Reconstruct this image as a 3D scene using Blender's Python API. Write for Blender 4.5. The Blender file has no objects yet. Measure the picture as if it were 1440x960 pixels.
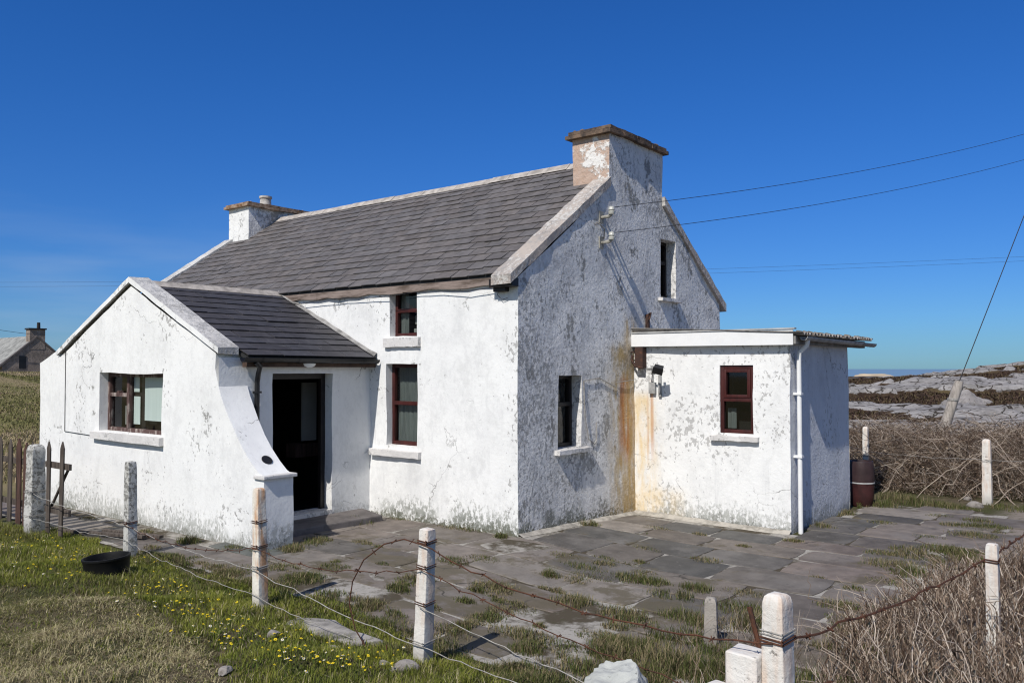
import bpy, bmesh, math, random
import numpy as np
from mathutils import Vector, noise, geometry
random.seed(7); rng = np.random.default_rng(11)
R = math.radians
scene = bpy.context.scene
C = scene.collection

# ------------------------------------------------------------------ camera
F_PX, YAW, PITCH = 1175.0, R(38.4), math.atan(38 / 1175.0)
CAM = Vector((7.229, -9.249, 2.35))
FW = Vector((-math.sin(YAW) * math.cos(PITCH), math.cos(YAW) * math.cos(PITCH), math.sin(PITCH)))
RT = Vector((math.cos(YAW), math.sin(YAW), 0)); UP = RT.cross(FW)
cd = bpy.data.cameras.new('camera'); cam = bpy.data.objects.new('camera', cd); C.objects.link(cam)
cam.location = CAM; cam.rotation_euler = (math.pi / 2 + PITCH, 0, YAW)
cd.sensor_width = 36; cd.lens = F_PX / 1440 * 36; cd.clip_start = .1; cd.clip_end = 9000
scene.camera = cam
def ray(px, py): return FW + RT * ((px - 720) / F_PX) + UP * ((480 - py) / F_PX)
def at(px, py, dep): return CAM + ray(px, py) * dep

def ss(a, b, x):
    t = np.clip((x - a) / (b - a), 0, 1); return t * t * (3 - 2 * t)
def nz(p, s=1.0): return noise.noise(Vector(p) * s)

# ------------------------------------------------------------------ light
SUN = Vector((-.16, 1.0, -1.08)).normalized()
sd = bpy.data.lights.new('sun', 'SUN'); so = bpy.data.objects.new('sun', sd); C.objects.link(so)
sd.energy = 4.6; sd.angle = R(.5); sd.color = (1, .955, .89)
so.rotation_euler = SUN.to_track_quat('-Z', 'Y').to_euler(); so.location = (0, -20, 30)
w = bpy.data.worlds.new('World'); scene.world = w; w.use_nodes = True
wn = w.node_tree; bg = wn.nodes['Background']
sky = wn.nodes.new('ShaderNodeTexSky'); sky.sky_type = 'NISHITA'; sky.sun_disc = False
sky.sun_elevation = math.asin(-SUN.z); sky.sun_rotation = math.atan2(-SUN.x, -SUN.y)
sky.altitude = 200; sky.air_density = 1.0; sky.dust_density = .25; sky.ozone_density = 2.2
hs = wn.nodes.new('ShaderNodeHueSaturation'); hs.inputs['Saturation'].default_value = 1.18
hs.inputs['Hue'].default_value = .506
wn.links.new(sky.outputs[0], hs.inputs['Color'])
# deep polarised blue away from the sun, whiter on the sun's side of the dome
wc = wn.nodes.new('ShaderNodeTexCoord'); wx = wn.nodes.new('ShaderNodeSeparateXYZ'); wn.links.new(wc.outputs['Generated'], wx.inputs[0])
wr = wn.nodes.new('ShaderNodeMapRange'); wr.interpolation_type = 'SMOOTHSTEP'; wn.links.new(wx.outputs[1], wr.inputs[0])
wr.inputs[1].default_value = -.35; wr.inputs[2].default_value = .30
wt = wn.nodes.new('ShaderNodeMix'); wt.data_type = 'RGBA'; wn.links.new(wr.outputs[0], wt.inputs[0])
wt.inputs[6].default_value = (.95, .98, 1.02, 1); wt.inputs[7].default_value = (.30, .70, 1.34, 1)
wh = wn.nodes.new('ShaderNodeMapRange'); wh.interpolation_type = 'SMOOTHSTEP'; wn.links.new(wx.outputs[2], wh.inputs[0]); wh.inputs[1].default_value = .0; wh.inputs[2].default_value = .40
wb = wn.nodes.new('ShaderNodeMix'); wb.data_type = 'RGBA'; wn.links.new(wh.outputs[0], wb.inputs[0]); wb.inputs[6].default_value = (.30, .60, 1.12, 1); wb.inputs[7].default_value = (.262, .735, 1.28, 1)
wn.links.new(wb.outputs[2], wt.inputs[7])
wm = wn.nodes.new('ShaderNodeMix'); wm.data_type = 'RGBA'; wm.blend_type = 'MULTIPLY'; wm.inputs[0].default_value = 1
wn.links.new(hs.outputs[0], wm.inputs[6]); wn.links.new(wt.outputs[2], wm.inputs[7])
# a breath of cirrus low in the west
wp_ = wn.nodes.new('ShaderNodeMapping'); wn.links.new(wc.outputs['Generated'], wp_.inputs[0]); wp_.inputs['Scale'].default_value = (1.2, 1.2, 9)
wz = wn.nodes.new('ShaderNodeTexNoise'); wn.links.new(wp_.outputs[0], wz.inputs['Vector']); wz.inputs['Scale'].default_value = 2.6; wz.inputs['Detail'].default_value = 5
wq = wn.nodes.new('ShaderNodeMapRange'); wn.links.new(wz.outputs['Fac'], wq.inputs[0]); wq.inputs[1].default_value = .46; wq.inputs[2].default_value = .75; wq.inputs[4].default_value = .30
wl = wn.nodes.new('ShaderNodeMapRange'); wl.interpolation_type = 'SMOOTHSTEP'; wn.links.new(wx.outputs[0], wl.inputs[0]); wl.inputs[1].default_value = -.72; wl.inputs[2].default_value = -.95
wl.inputs[1].default_value, wl.inputs[2].default_value, wl.inputs[3].default_value, wl.inputs[4].default_value = -.95, -.72, 1, 0
wv = wn.nodes.new('ShaderNodeMapRange'); wv.interpolation_type = 'SMOOTHSTEP'; wn.links.new(wx.outputs[2], wv.inputs[0]); wv.inputs[1].default_value, wv.inputs[2].default_value, wv.inputs[3].default_value, wv.inputs[4].default_value = .06, .22, 1, 0
w1 = wn.nodes.new('ShaderNodeMath'); w1.operation = 'MULTIPLY'; wn.links.new(wq.outputs[0], w1.inputs[0]); wn.links.new(wl.outputs[0], w1.inputs[1])
w2 = wn.nodes.new('ShaderNodeMath'); w2.operation = 'MULTIPLY'; wn.links.new(w1.outputs[0], w2.inputs[0]); wn.links.new(wv.outputs[0], w2.inputs[1])
wk = wn.nodes.new('ShaderNodeMix'); wk.data_type = 'RGBA'; wn.links.new(w2.outputs[0], wk.inputs[0]); wn.links.new(wm.outputs[2], wk.inputs[6]); wk.inputs[7].default_value = (5.5, 6.6, 8.0, 1)
wn.links.new(wk.outputs[2], bg.inputs[0])
bg.inputs[1].default_value = .085
scene.view_settings.view_transform = 'Standard'; scene.view_settings.look = 'None'
scene.view_settings.gamma = 1; scene.view_settings.exposure = 0
scene.render.engine = 'CYCLES'
scene.cycles.filter_width = 1.15

# ------------------------------------------------------------------ materials
class Mat:
    def __init__(s, name, rough=.8, spec=.3, metallic=0):
        s.m = bpy.data.materials.new(name); s.m.use_nodes = True
        s.t = s.m.node_tree; s.b = s.t.nodes['Principled BSDF']
        s.b.inputs['Roughness'].default_value = rough; s.b.inputs['Specular IOR Level'].default_value = spec
        s.b.inputs['Metallic'].default_value = metallic
        s.co = s.t.nodes.new('ShaderNodeTexCoord').outputs['Object']
        s._x = None
    def lk(s, a, b):
        if isinstance(a, (int, float)): b.default_value = a
        elif isinstance(a, tuple): b.default_value = (*a[:3], 1) if len(b.default_value) == 4 else a
        else: s.t.links.new(a, b)
    def xyz(s):
        if s._x is None:
            n = s.t.nodes.new('ShaderNodeSeparateXYZ'); s.lk(s.co, n.inputs[0]); s._x = n.outputs
        return s._x
    def scaled(s, sc, off=(0, 0, 0)):
        n = s.t.nodes.new('ShaderNodeMapping'); s.lk(s.co, n.inputs[0]); n.inputs['Scale'].default_value = sc
        n.inputs['Location'].default_value = off
        return n.outputs[0]
    def noise(s, scale, detail=4, rough=.6, st=(1, 1, 1), off=(0, 0, 0), dist=0):
        n = s.t.nodes.new('ShaderNodeTexNoise'); s.lk(s.scaled(st, off), n.inputs['Vector'])
        n.inputs['Scale'].default_value = scale; n.inputs['Detail'].default_value = detail
        n.inputs['Roughness'].default_value = rough; n.inputs['Distortion'].default_value = dist
        return n.outputs['Fac']
    def voro(s, scale, st=(1, 1, 1), feature='F1'):
        n = s.t.nodes.new('ShaderNodeTexVoronoi'); s.lk(s.scaled(st), n.inputs['Vector']); n.feature = feature
        n.inputs['Scale'].default_value = scale
        return n.outputs['Distance']
    def rmp(s, v, a, b, c=0., d=1.):
        n = s.t.nodes.new('ShaderNodeMapRange'); n.interpolation_type = 'SMOOTHSTEP'
        s.lk(v, n.inputs[0])
        if a > b: a, b, c, d = b, a, d, c
        for i, q in enumerate((a, b, c, d)): n.inputs[i + 1].default_value = q
        return n.outputs[0]
    def op(s, o, a, b=0.):
        n = s.t.nodes.new('ShaderNodeMath'); n.operation = o; s.lk(a, n.inputs[0]); s.lk(b, n.inputs[1]); return n.outputs[0]
    def mul(s, *a):
        r = a[0]
        for q in a[1:]: r = s.op('MULTIPLY', r, q)
        return r
    def mix(s, f, a, b):
        n = s.t.nodes.new('ShaderNodeMix'); n.data_type = 'RGBA'
        s.lk(f, n.inputs[0]); s.lk(a, n.inputs[6]); s.lk(b, n.inputs[7]); return n.outputs[2]
    def attr(s, name='Col'):
        n = s.t.nodes.new('ShaderNodeAttribute'); n.attribute_name = name; return n.outputs['Color']
    def mulc(s, a, b, f=1.):
        n = s.t.nodes.new('ShaderNodeMix'); n.data_type = 'RGBA'; n.blend_type = 'MULTIPLY'
        s.lk(f, n.inputs[0]); s.lk(a, n.inputs[6]); s.lk(b, n.inputs[7]); return n.outputs[2]
    def col(s, c): s.lk(c, s.b.inputs['Base Color']); return s
    def bump(s, hgt, strength=.4, dist=.01, prev=None):
        n = s.t.nodes.new('ShaderNodeBump'); s.lk(hgt, n.inputs['Height']); n.inputs['Strength'].default_value = strength
        n.inputs['Distance'].default_value = dist
        if prev: s.lk(prev, n.inputs['Normal'])
        s.lk(n.outputs[0], s.b.inputs['Normal']); return n.outputs[0]

def whitewash(name, base=(.80, .80, .785), flake=.62, dirt=.5, patch=None, bumps=.5, stains=(), warm=0, grey=(.30, .30, .30), mott=.3, zbase=0.0, mid=.14):
    m = Mat(name, .9, .15)
    x, y, z = m.xyz()
    c = base
    # broad yellowing and greying of the limewash
    c = m.mix(m.mul(m.rmp(m.noise(1.3, 5, .65), .42, .75), mott), c, (base[0] * .72, base[1] * .72, base[2] * .74))
    # cloudy wear, darker where the wash is thin
    c = m.mix(m.mul(m.rmp(m.op('ADD', m.mul(m.noise(3.1, 5, .7, (1, 1, .6), (8, 2, 4)), .6), m.mul(m.noise(13, 5, .7, (1, 1, .7)), .5)), .50, .68), mid), c, (.25, .255, .26))
    # vertical rain streaks
    st = m.rmp(m.noise(5, 4, .65, (1, 1, .09)), .56, .80)
    c = m.mix(m.mul(st, m.rmp(m.noise(.9, 3), .45, .65), .55), c, (.42, .43, .44))
    # flakes where the wash came off
    big = m.noise(1.1, 4, .6, off=(3.1, 1.7, .4))
    fine = m.noise(17, 5, .62, (1, 1, .8))
    s = m.op('ADD', m.mul(big, .55), m.mul(fine, .75))
    fl = m.rmp(s, flake, flake + .035)
    c = m.mix(m.mul(fl, .85), c, m.mix(m.noise(30, 2), grey, (.44, .43, .41)))
    h = m.op('SUBTRACT', 1., m.mul(fl, .6))
    # tiny specks
    sp = m.rmp(m.noise(55, 2, .5), .70, .76)
    c = m.mix(m.mul(sp, .5), c, (.25, .25, .25))
    if patch:
        pm = m.rmp(m.op('ADD', m.mul(m.noise(2.0, 3, .55, (1, 1, .7), (7, 3, 9)), .75), m.mul(m.noise(11, 5, .7), .45)), patch, patch + .05)
        c = m.mix(m.mul(pm, .9), c, m.mix(m.noise(22, 4), (.17, .17, .16), (.36, .35, .33)))
        h = m.op('SUBTRACT', h, m.mul(pm, .8))
    # hairline cracks in the render
    vc = m.t.nodes.new('ShaderNodeTexVoronoi'); vc.feature = 'DISTANCE_TO_EDGE'; vc.inputs['Scale'].default_value = .75
    vm = m.t.nodes.new('ShaderNodeVectorMath'); vm.operation = 'MULTIPLY_ADD'; nv = m.t.nodes.new('ShaderNodeTexNoise'); m.lk(m.co, nv.inputs['Vector']); nv.inputs['Scale'].default_value = 3.2; nv.inputs['Detail'].default_value = 5
    m.lk(nv.outputs['Color'], vm.inputs[0]); vm.inputs[1].default_value = (.45, .45, .45); m.lk(m.co, vm.inputs[2]); m.lk(vm.outputs[0], vc.inputs['Vector'])
    ck = m.mul(m.rmp(vc.outputs['Distance'], .006, .001), m.rmp(m.noise(.8, 2, off=(3, 9, 1)), .52, .60))
    c = m.mix(m.mul(ck, .75), c, (.16, .155, .15)); h = m.op('SUBTRACT', h, m.mul(ck, .7))
    # damp dirt and algae rising from the ground
    g = m.rmp(z, zbase + .75, zbase + .0)
    low = m.rmp(m.noise(.75, 3, .6, off=(2, 6, 0)), .38, .54)
    d = m.mul(low, m.rmp(m.op('ADD', m.mul(m.noise(16, 6, .75, (1, 1, .6)), .95), m.mul(g, .24)), .60, .72))
    c = m.mix(m.mul(d, g, dirt), c, m.mix(m.noise(9, 2), (.10, .11, .09), (.25, .26, .22)))
    g2 = m.rmp(z, zbase + .28, zbase + .0)
    d2 = m.rmp(m.op('ADD', m.noise(19, 6, .75), m.mul(g2, .20)), .63, .74)
    c = m.mix(m.mul(d2, g2, dirt), c, (.13, .13, .10))
    for (axis, cen, hw, z0, z1, col, amt, stretch) in stains:
        q = (x, y)[axis]
        a = m.rmp(m.op('ABSOLUTE', m.op('SUBTRACT', q, cen)), hw, hw * .15)
        zz = m.mul(m.rmp(z, z1 + .12, z1 - .12), m.rmp(z, z0 - .3, z0 + .25))
        nn = m.rmp(m.noise(6, 5, .7, (1, 1, stretch), (cen * 3, 1, 2)), .33, .66)
        c = m.mix(m.mul(a, zz, nn, amt), c, col)
    m.col(c)
    hh = m.op('ADD', m.mul(m.noise(5, 6, .62), 1.0), m.mul(m.noise(19, 6, .68), .85))
    n1 = m.bump(hh, bumps, .03)
    m.bump(h, .35, .008, n1)
    return m.m

def simple(name, col, var=.35, scale=8, rough=.7, spec=.3, metallic=0, bump=.2, st=(1, 1, 1), col2=None, thr=(.35, .7)):
    m = Mat(name, rough, spec, metallic)
    c2 = col2 or tuple(v * (1 - var) for v in col)
    m.col(m.mix(m.rmp(m.noise(scale, 5, .65, st), *thr), col, c2))
    if bump: m.bump(m.noise(scale * 3, 4, .6, st), bump, .01)
    return m.m

def attrmat(name, rough=.85, spec=.2, var=.35, scale=10, bump=.25, dist=.008, extra=None):
    m = Mat(name, rough, spec)
    c = m.attr()
    v = m.rmp(m.noise(scale, 6, .65), .3, .75, 1. - var, 1. + var * .6)
    n = m.t.nodes.new('ShaderNodeCombineColor')
    for i in range(3): m.lk(v, n.inputs[i])
    c = m.mulc(c, n.outputs[0])
    if extra: c = extra(m, c)
    m.col(c)
    if bump: m.bump(m.noise(scale * 2.5, 5, .65), bump, dist)
    return m.m

M_front = whitewash('limewash_front', flake=.765, dirt=1.0, patch=.735, bumps=.17, mott=.35, mid=.17)
M_porch = whitewash('limewash_porch', flake=.768, dirt=.62, patch=.75, bumps=.17, mott=.30, mid=.14)
M_porchside = whitewash('limewash_porch_side', flake=.86, dirt=.3, bumps=.2, mott=.2, zbase=.1)
M_gable = whitewash('limewash_gable', base=(.80, .785, .76), flake=.712, dirt=1.0, patch=.668, bumps=.9, mott=.7, mid=.42,
    stains=[(1, 2.95, .80, -.2, 2.75, (.46, .33, .15), .95, .35), (1, 2.98, .30, .9, 2.2, (.48, .17, .035), 1.0, .10), (1, 2.80, .10, 1.1, 2.1, (.30, .09, .02), .9, .05), (1, 3.1, .40, -.1, 3.2, (.52, .36, .16), .8, .2)])
M_annex = whitewash('limewash_annex', base=(.80, .80, .785), flake=.712, dirt=.7, bumps=.22, mott=.2, zbase=-.14, grey=(.38, .38, .38),
    stains=[(0, 0., .65, -.3, 1.9, (.70, .52, .24), .8, .25), (0, .33, .05, .95, 2.1, (.50, .22, .07), .7, .05), (0, .25, .03, .9, 1.9, (.50, .25, .09), .6, .05), (0, .3, .9, -.3, .35, (.74, .58, .34), .6, .5)])
M_annexshade = whitewash('limewash_annex_side', base=(.66, .67, .69), flake=.76, dirt=.6, bumps=.7, mott=.5, zbase=-.14)  # darker, bluer base: the end wall's shade is put into its colour
M_chim = whitewash('limewash_chimney', flake=.72, dirt=0, bumps=.4, zbase=-50)
def chim_peel():
    m = Mat('peeled_chimney_render', .92, .15)
    a = m.op('ADD', m.mul(m.noise(1.7, 3, .55, off=(0, .2, .5)), .8), m.mul(m.noise(12, 5, .7), .35))
    f = m.rmp(a, .50, .56)
    und = m.mix(m.noise(9, 4), (.42, .27, .19), (.58, .47, .40))
    c = m.mix(f, (.76, .74, .71), und)
    c = m.mix(m.rmp(m.noise(26, 4, .6), .60, .68), c, (.30, .25, .21))
    m.col(c); m.bump(m.op('ADD', m.mul(f, -.4), m.noise(14, 5, .7)), .7, .03)
    return m.m
M_chimpeel = chim_peel()
M_sill = whitewash('painted_sill', base=(.66, .64, .62), flake=.70, dirt=0, bumps=.4, mott=.6, zbase=-50)
M_coping = whitewash('weathered_coping', base=(.58, .565, .54), flake=.70, dirt=0, bumps=.8, mott=.8, zbase=-50, grey=(.26, .25, .24), mid=.7)
M_verge = whitewash('lichen_verge', base=(.44, .385, .34), flake=.66, dirt=0, bumps=.9, mott=.95, zbase=-50, grey=(.62, .59, .55), mid=.6)
M_cap = simple('rusty_capstone', (.20, .14, .10), .7, 7, .95, .1, bump=.8, col2=(.06, .05, .045))
M_capl = simple('lichened_capstone', (.36, .27, .20), .7, 9, .95, .1, bump=.8, col2=(.14, .07, .03))
def slate_extra(m, c):
    lich = m.rmp(m.noise(11, 6, .75), .60, .70)
    return m.mix(m.mul(lich, .35), c, (.20, .19, .18))
M_slate = attrmat('fibre_slate', .68, .3, .28, 5.0, .2, .006, slate_extra)
M_roofunder = simple('roof_underlay', (.03, .03, .03), bump=0)
M_ridge = simple('ridge_mortar', (.46, .42, .38), .45, 5, .95, .1, bump=.5)
M_fascia = simple('weathered_fascia', (.27, .215, .19), .6, 5.5, .9, .15, bump=.6, st=(.4, 1, 2.2), col2=(.10, .075, .06))
M_uwhite = simple('white_plastic', (.80, .80, .79), .08, 3, .45, .4, bump=.05)
M_gutgrey = simple('aged_gutter_plastic', (.42, .42, .41), .5, 6, .6, .3, bump=.2)
M_black = simple('black_plastic', (.014, .014, .015), .3, 9, .42, .45, bump=.1)
M_mar = simple('maroon_window_paint', (.062, .012, .010), .45, 12, .5, .4, bump=.25, st=(1, 1, .3))
M_brown = simple('weathered_brown_window_paint', (.085, .05, .045), .5, 10, .75, .25, bump=.5, st=(1, 1, .3), col2=(.34, .29, .26), thr=(.48, .66))
M_door = simple('dark_door_paint', (.022, .016, .014), .4, 6, .5, .4, bump=.2)
M_in = simple('dim_interior', (.022, .021, .02), .3, 2, .9, .1, bump=0)  # near-black colour stands in for the shade inside the rooms
M_inpale = simple('pale_interior_panel', (.34, .33, .31), .15, 2, .8, .2, bump=0)
M_backing = simple('pale_blind', (.74, .80, .77), .10, 3, .85, .2, bump=.05, st=(6, 1, .2))  # added pale sheets that make the porch panes read pale
M_curtain = simple('net_curtain', (.15, .165, .155), .35, 7, .9, .1, bump=.1, st=(5, 1, .25))
def glassmat():
    m = Mat('window_glass', .03, .5)
    t = m.t; tr = t.nodes.new('ShaderNodeBsdfTransparent'); gl = t.nodes.new('ShaderNodeBsdfGlossy'); gl.inputs['Roughness'].default_value = .03
    tr.inputs[0].default_value = (.80, .84, .83, 1)
    lw = t.nodes.new('ShaderNodeLayerWeight'); lw.inputs[0].default_value = .5
    pw = t.nodes.new('ShaderNodeMath'); pw.operation = 'POWER'; t.links.new(lw.outputs['Facing'], pw.inputs[0]); pw.inputs[1].default_value = 4
    fr = t.nodes.new('ShaderNodeMapRange'); t.links.new(pw.outputs[0], fr.inputs[0]); fr.inputs[3].default_value = .06; fr.inputs[4].default_value = .95
    mx = t.nodes.new('ShaderNodeMixShader'); out = t.nodes['Material Output']
    t.links.new(fr.outputs[0], mx.inputs[0]); t.links.new(tr.outputs[0], mx.inputs[1]); t.links.new(gl.outputs[0], mx.inputs[2])
    t.links.new(mx.outputs[0], out.inputs[0]); t.nodes.remove(m.b)
    return m.m
M_glass = glassmat()
M_rust = simple('rusted_iron', (.105, .045, .026), .6, 20, .9, .2, bump=.5, col2=(.045, .026, .02))
M_iron = simple('dark_iron', (.055, .032, .026), .5, 14, .85, .25, bump=.5, col2=(.13, .055, .03), thr=(.5, .75))
M_wire = simple('galvanised_wire', (.36, .34, .31), .4, 20, .55, .4, bump=0)
M_cable = simple('dark_cable', (.02, .02, .022), .2, 9, .6, .3, bump=0)
M_wood = simple('weathered_timber', (.12, .10, .085), .6, 6, .9, .15, bump=.7, st=(4, 4, .4), col2=(.045, .035, .03))
M_redwood = simple('red_brown_timber', (.10, .055, .045), .5, 6, .9, .15, bump=.7, st=(4, 4, .4), col2=(.035, .025, .02))
M_barrel = simple('maroon_barrel_plastic', (.055, .018, .017), .5, 5, .5, .35, bump=.1)
M_barreltop = simple('grey_barrel_plastic', (.045, .026, .026), .4, 5, .5, .35, bump=.1)
M_rock = None
def rockmat(name, a, b, lich=.3):
    m = Mat(name, .93, .15)
    c = m.mix(m.rmp(m.noise(1.2, 6, .68), .32, .7), a, b)
    c = m.mix(m.mul(m.rmp(m.noise(6, 5, .7), .55, .66), .7), c, (a[0] * .35, a[1] * .33, a[2] * .30))
    c = m.mix(m.mul(m.rmp(m.noise(11, 4, .7, off=(4, 4, 4)), .62, .70), lich), c, (.60, .58, .50))
    m.col(c); m.bump(m.noise(5, 7, .7), .8, .06)
    return m.m
M_rock = rockmat('grey_rock', (.29, .27, .26), (.165, .155, .15), .3)
M_stone = rockmat('rubble_stone', (.34, .31, .28), (.22, .20, .185))
M_farwall = rockmat('far_stone_wall', (.34, .28, .24), (.16, .135, .115), .15)

def postmat(name, base, rust, flake=.72):
    m = Mat(name, .92, .15)
    x, y, z = m.xyz()
    c = m.mix(m.mul(m.rmp(m.noise(5, 5, .65), .4, .75), .45), base, tuple(v * .62 for v in base))
    f = m.rmp(m.op('ADD', m.mul(m.noise(4, 4, .6), .5), m.mul(m.noise(24, 5, .7), .7)), flake, flake + .06)
    c = m.mix(m.mul(f, .9), c, m.mix(m.noise(30, 2), (.10, .10, .09), (.28, .27, .25)))
    if rust:
        c = m.mix(m.mul(m.rmp(m.noise(4, 4, .6, (1.6, 1.6, .28), (2, 5, 1)), .44, .60), rust), c, (.50, .23, .08))
    c = m.mix(m.rmp(z, .3, 0), c, m.mix(f, tuple(v * .55 for v in base), (.13, .13, .09)))
    m.col(c); m.bump(m.op('ADD', m.noise(18, 5, .7), m.mul(f, -.5)), .6, .02)
    return m.m
M_post = postmat('painted_concrete', (.70, .67, .62), .35, .70)
M_stub = postmat('painted_stub', (.70, .68, .64), .12, .69)
M_postrust = postmat('rust_stained_concrete', (.74, .70, .62), .85)
M_postgrey = postmat('lichened_concrete', (.52, .51, .48), 0, .60)
M_postold = postmat('raw_concrete', (.34, .31, .275), 0, .66)

# ------------------------------------------------------------------ mesh helpers
def tag(o, label=None, cat=None, group=None, kind=None):
    if label: o['label'] = label
    if cat: o['category'] = cat
    if group: o['group'] = group
    if kind: o['kind'] = kind
    return o
def empty(name, loc=(0, 0, 0), rz=0):
    o = bpy.data.objects.new(name, None); C.objects.link(o); o.location = loc; o.rotation_euler = (0, 0, rz); o.empty_display_size = .2
    return o
def link(name, me, mat, parent=None):
    o = bpy.data.objects.new(name, me); C.objects.link(o)
    if mat:
        for mm in (mat if isinstance(mat, (list, tuple)) else [mat]): me.materials.append(mm)
    if parent is not None: o.parent = parent
    return o
def mesh_np(name, V, faces, mat, parent=None, col=None, smooth=False):
    V = np.asarray(V, np.float32)
    me = bpy.data.meshes.new(name)
    me.vertices.add(len(V)); me.vertices.foreach_set('co', V.ravel())
    li, ls = [], []; off = 0
    for Fa in faces:
        Fa = np.asarray(Fa, np.int32)
        if not len(Fa): continue
        li.append(Fa.ravel()); n, k = Fa.shape
        ls.append(off + np.arange(n, dtype=np.int32) * k); off += n * k
    li = np.concatenate(li); ls = np.concatenate(ls)
    me.loops.add(len(li)); me.loops.foreach_set('vertex_index', li)
    me.polygons.add(len(ls)); me.polygons.foreach_set('loop_start', ls)
    me.update(calc_edges=True)
    if col is not None:
        a = me.color_attributes.new('Col', 'FLOAT_COLOR', 'POINT')
        cc = np.ones((len(V), 4), np.float32); cc[:, :3] = col; a.data.foreach_set('color', cc.ravel())
    if smooth: me.polygons.foreach_set('use_smooth', np.ones(len(ls), bool))
    me.validate(); me.update()
    return link(name, me, mat, parent)
class MB:
    def __init__(s): s.v = []; s.f = []; s.c = []; s.cc = (1, 1, 1)
    def add(s, vs, fs):
        o = len(s.v); s.v += [tuple(v) for v in vs]; s.f += [tuple(i + o for i in f) for f in fs]; s.c += [s.cc] * len(vs); return s
    def box(s, x0, x1, y0, y1, z0, z1, fn=None):
        vs = [(x, y, z) for x in (x0, x1) for y in (y0, y1) for z in (z0, z1)]
        if fn: vs = [fn(*v) for v in vs]
        return s.add(vs, [(0, 1, 3, 2), (4, 6, 7, 5), (0, 4, 5, 1), (2, 3, 7, 6), (0, 2, 6, 4), (1, 5, 7, 3)])
    def tube(s, pts, r, n=6, cap=True):
        pts = [Vector(p) for p in pts]; rr = r if isinstance(r, (list, tuple)) else [r] * len(pts)
        vs = []; prev = None
        for i, p in enumerate(pts):
            d = (pts[min(i + 1, len(pts) - 1)] - pts[max(i - 1, 0)]).normalized()
            a = prev - d * prev.dot(d) if prev is not None else d.cross(Vector((.31, .12, .94)))
            if a.length < 1e-4: a = d.cross(Vector((1, 0, 0)))
            a.normalize(); prev = a; b = d.cross(a)
            for k in range(n):
                t = 2 * math.pi * k / n; vs.append(p + (a * math.cos(t) + b * math.sin(t)) * rr[i])
        fs = [(i * n + k, i * n + (k + 1) % n, (i + 1) * n + (k + 1) % n, (i + 1) * n + k) for i in range(len(pts) - 1) for k in range(n)]
        if cap: fs += [tuple(range(n - 1, -1, -1)), tuple((len(pts) - 1) * n + k for k in range(n))]
        return s.add(vs, fs)
    def lathe(s, prof, c=(0, 0, 0), n=28, wob=0):
        vs = []
        for (r, z) in prof:
            for k in range(n):
                t = 2 * math.pi * k / n; q = 1 + wob * math.sin(2 * t + z * 5)
                vs.append((c[0] + r * q * math.cos(t), c[1] + r * q * math.sin(t), c[2] + z))
        fs = [(i * n + k, i * n + (k + 1) % n, (i + 1) * n + (k + 1) % n, (i + 1) * n + k) for i in range(len(prof) - 1) for k in range(n)]
        return s.add(vs, fs)
    def prism(s, poly, fn, d0, d1):
        n = len(poly); vs = [fn(u, v, d0) for u, v in poly] + [fn(u, v, d1) for u, v in poly]
        return s.add(vs, [tuple(range(n)), tuple(range(2 * n - 1, n - 1, -1))] + [(i, i + n, (i + 1) % n + n, (i + 1) % n) for i in range(n)])
    def build(s, name, mat, parent=None, bevel=0, smooth=None, loc=None, fix=True):
        me = bpy.data.meshes.new(name); me.from_pydata(s.v, [], s.f)
        bm = bmesh.new(); bm.from_mesh(me)
        if fix: bmesh.ops.recalc_face_normals(bm, faces=bm.faces)
        if bevel: bmesh.ops.bevel(bm, geom=list(bm.edges), offset=bevel, segments=2, affect='EDGES', profile=.6)
        bm.to_mesh(me); bm.free()
        if not bevel and any(c != (1, 1, 1) for c in s.c):
            a = me.color_attributes.new('Col', 'FLOAT_COLOR', 'POINT')
            a.data.foreach_set('color', np.array([(*c, 1) for c in s.c], np.float32).ravel())
        if smooth is not None:
            me.polygons.foreach_set('use_smooth', np.ones(len(me.polygons), bool)); me.set_sharp_from_angle(angle=R(smooth))
        o = link(name, me, mat, parent)
        if loc: o.location = loc
        return o

def wob(p, amp=1.0):
    p = Vector(p)
    return p + amp * (noise.noise_vector(p * 1.1 + Vector((5, 2, 1))) * .020 + noise.noise_vector(p * 4.3) * .007)

def faceted(name, mat, c, r, seed, n=11, rz=0, sub=4, fine=.03, sharp=30, lo=.55, hi=.95):
    rr = random.Random(seed); bm = bmesh.new(); bmesh.ops.create_icosphere(bm, subdivisions=sub, radius=1); sv = Vector((seed * 1.3, seed * 2.9, seed))
    cuts = []
    for i in range(n):
        d = Vector((rr.gauss(0, 1), rr.gauss(0, 1), rr.gauss(.15, .9))).normalized(); cuts.append((d, rr.uniform(lo, hi)))
    cr, sr = math.cos(rz), math.sin(rz)
    for v in bm.verts:
        p = v.co.copy()
        for d, k in cuts:
            q = p.dot(d)
            if q > k: p -= d * (q - k) * .97
        p *= 1 + fine * (noise.noise(p * 3 + sv) + .6 * noise.noise(p * 8 + sv))
        x, y = p.x * r[0], p.y * r[1]; v.co = (x * cr - y * sr, x * sr + y * cr, p.z * r[2])
    me = bpy.data.meshes.new(name); bm.to_mesh(me); bm.free()
    me.polygons.foreach_set('use_smooth', np.ones(len(me.polygons), bool)); me.set_sharp_from_angle(angle=R(sharp))
    o = link(name, me, mat); o.location = c; return o

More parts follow.
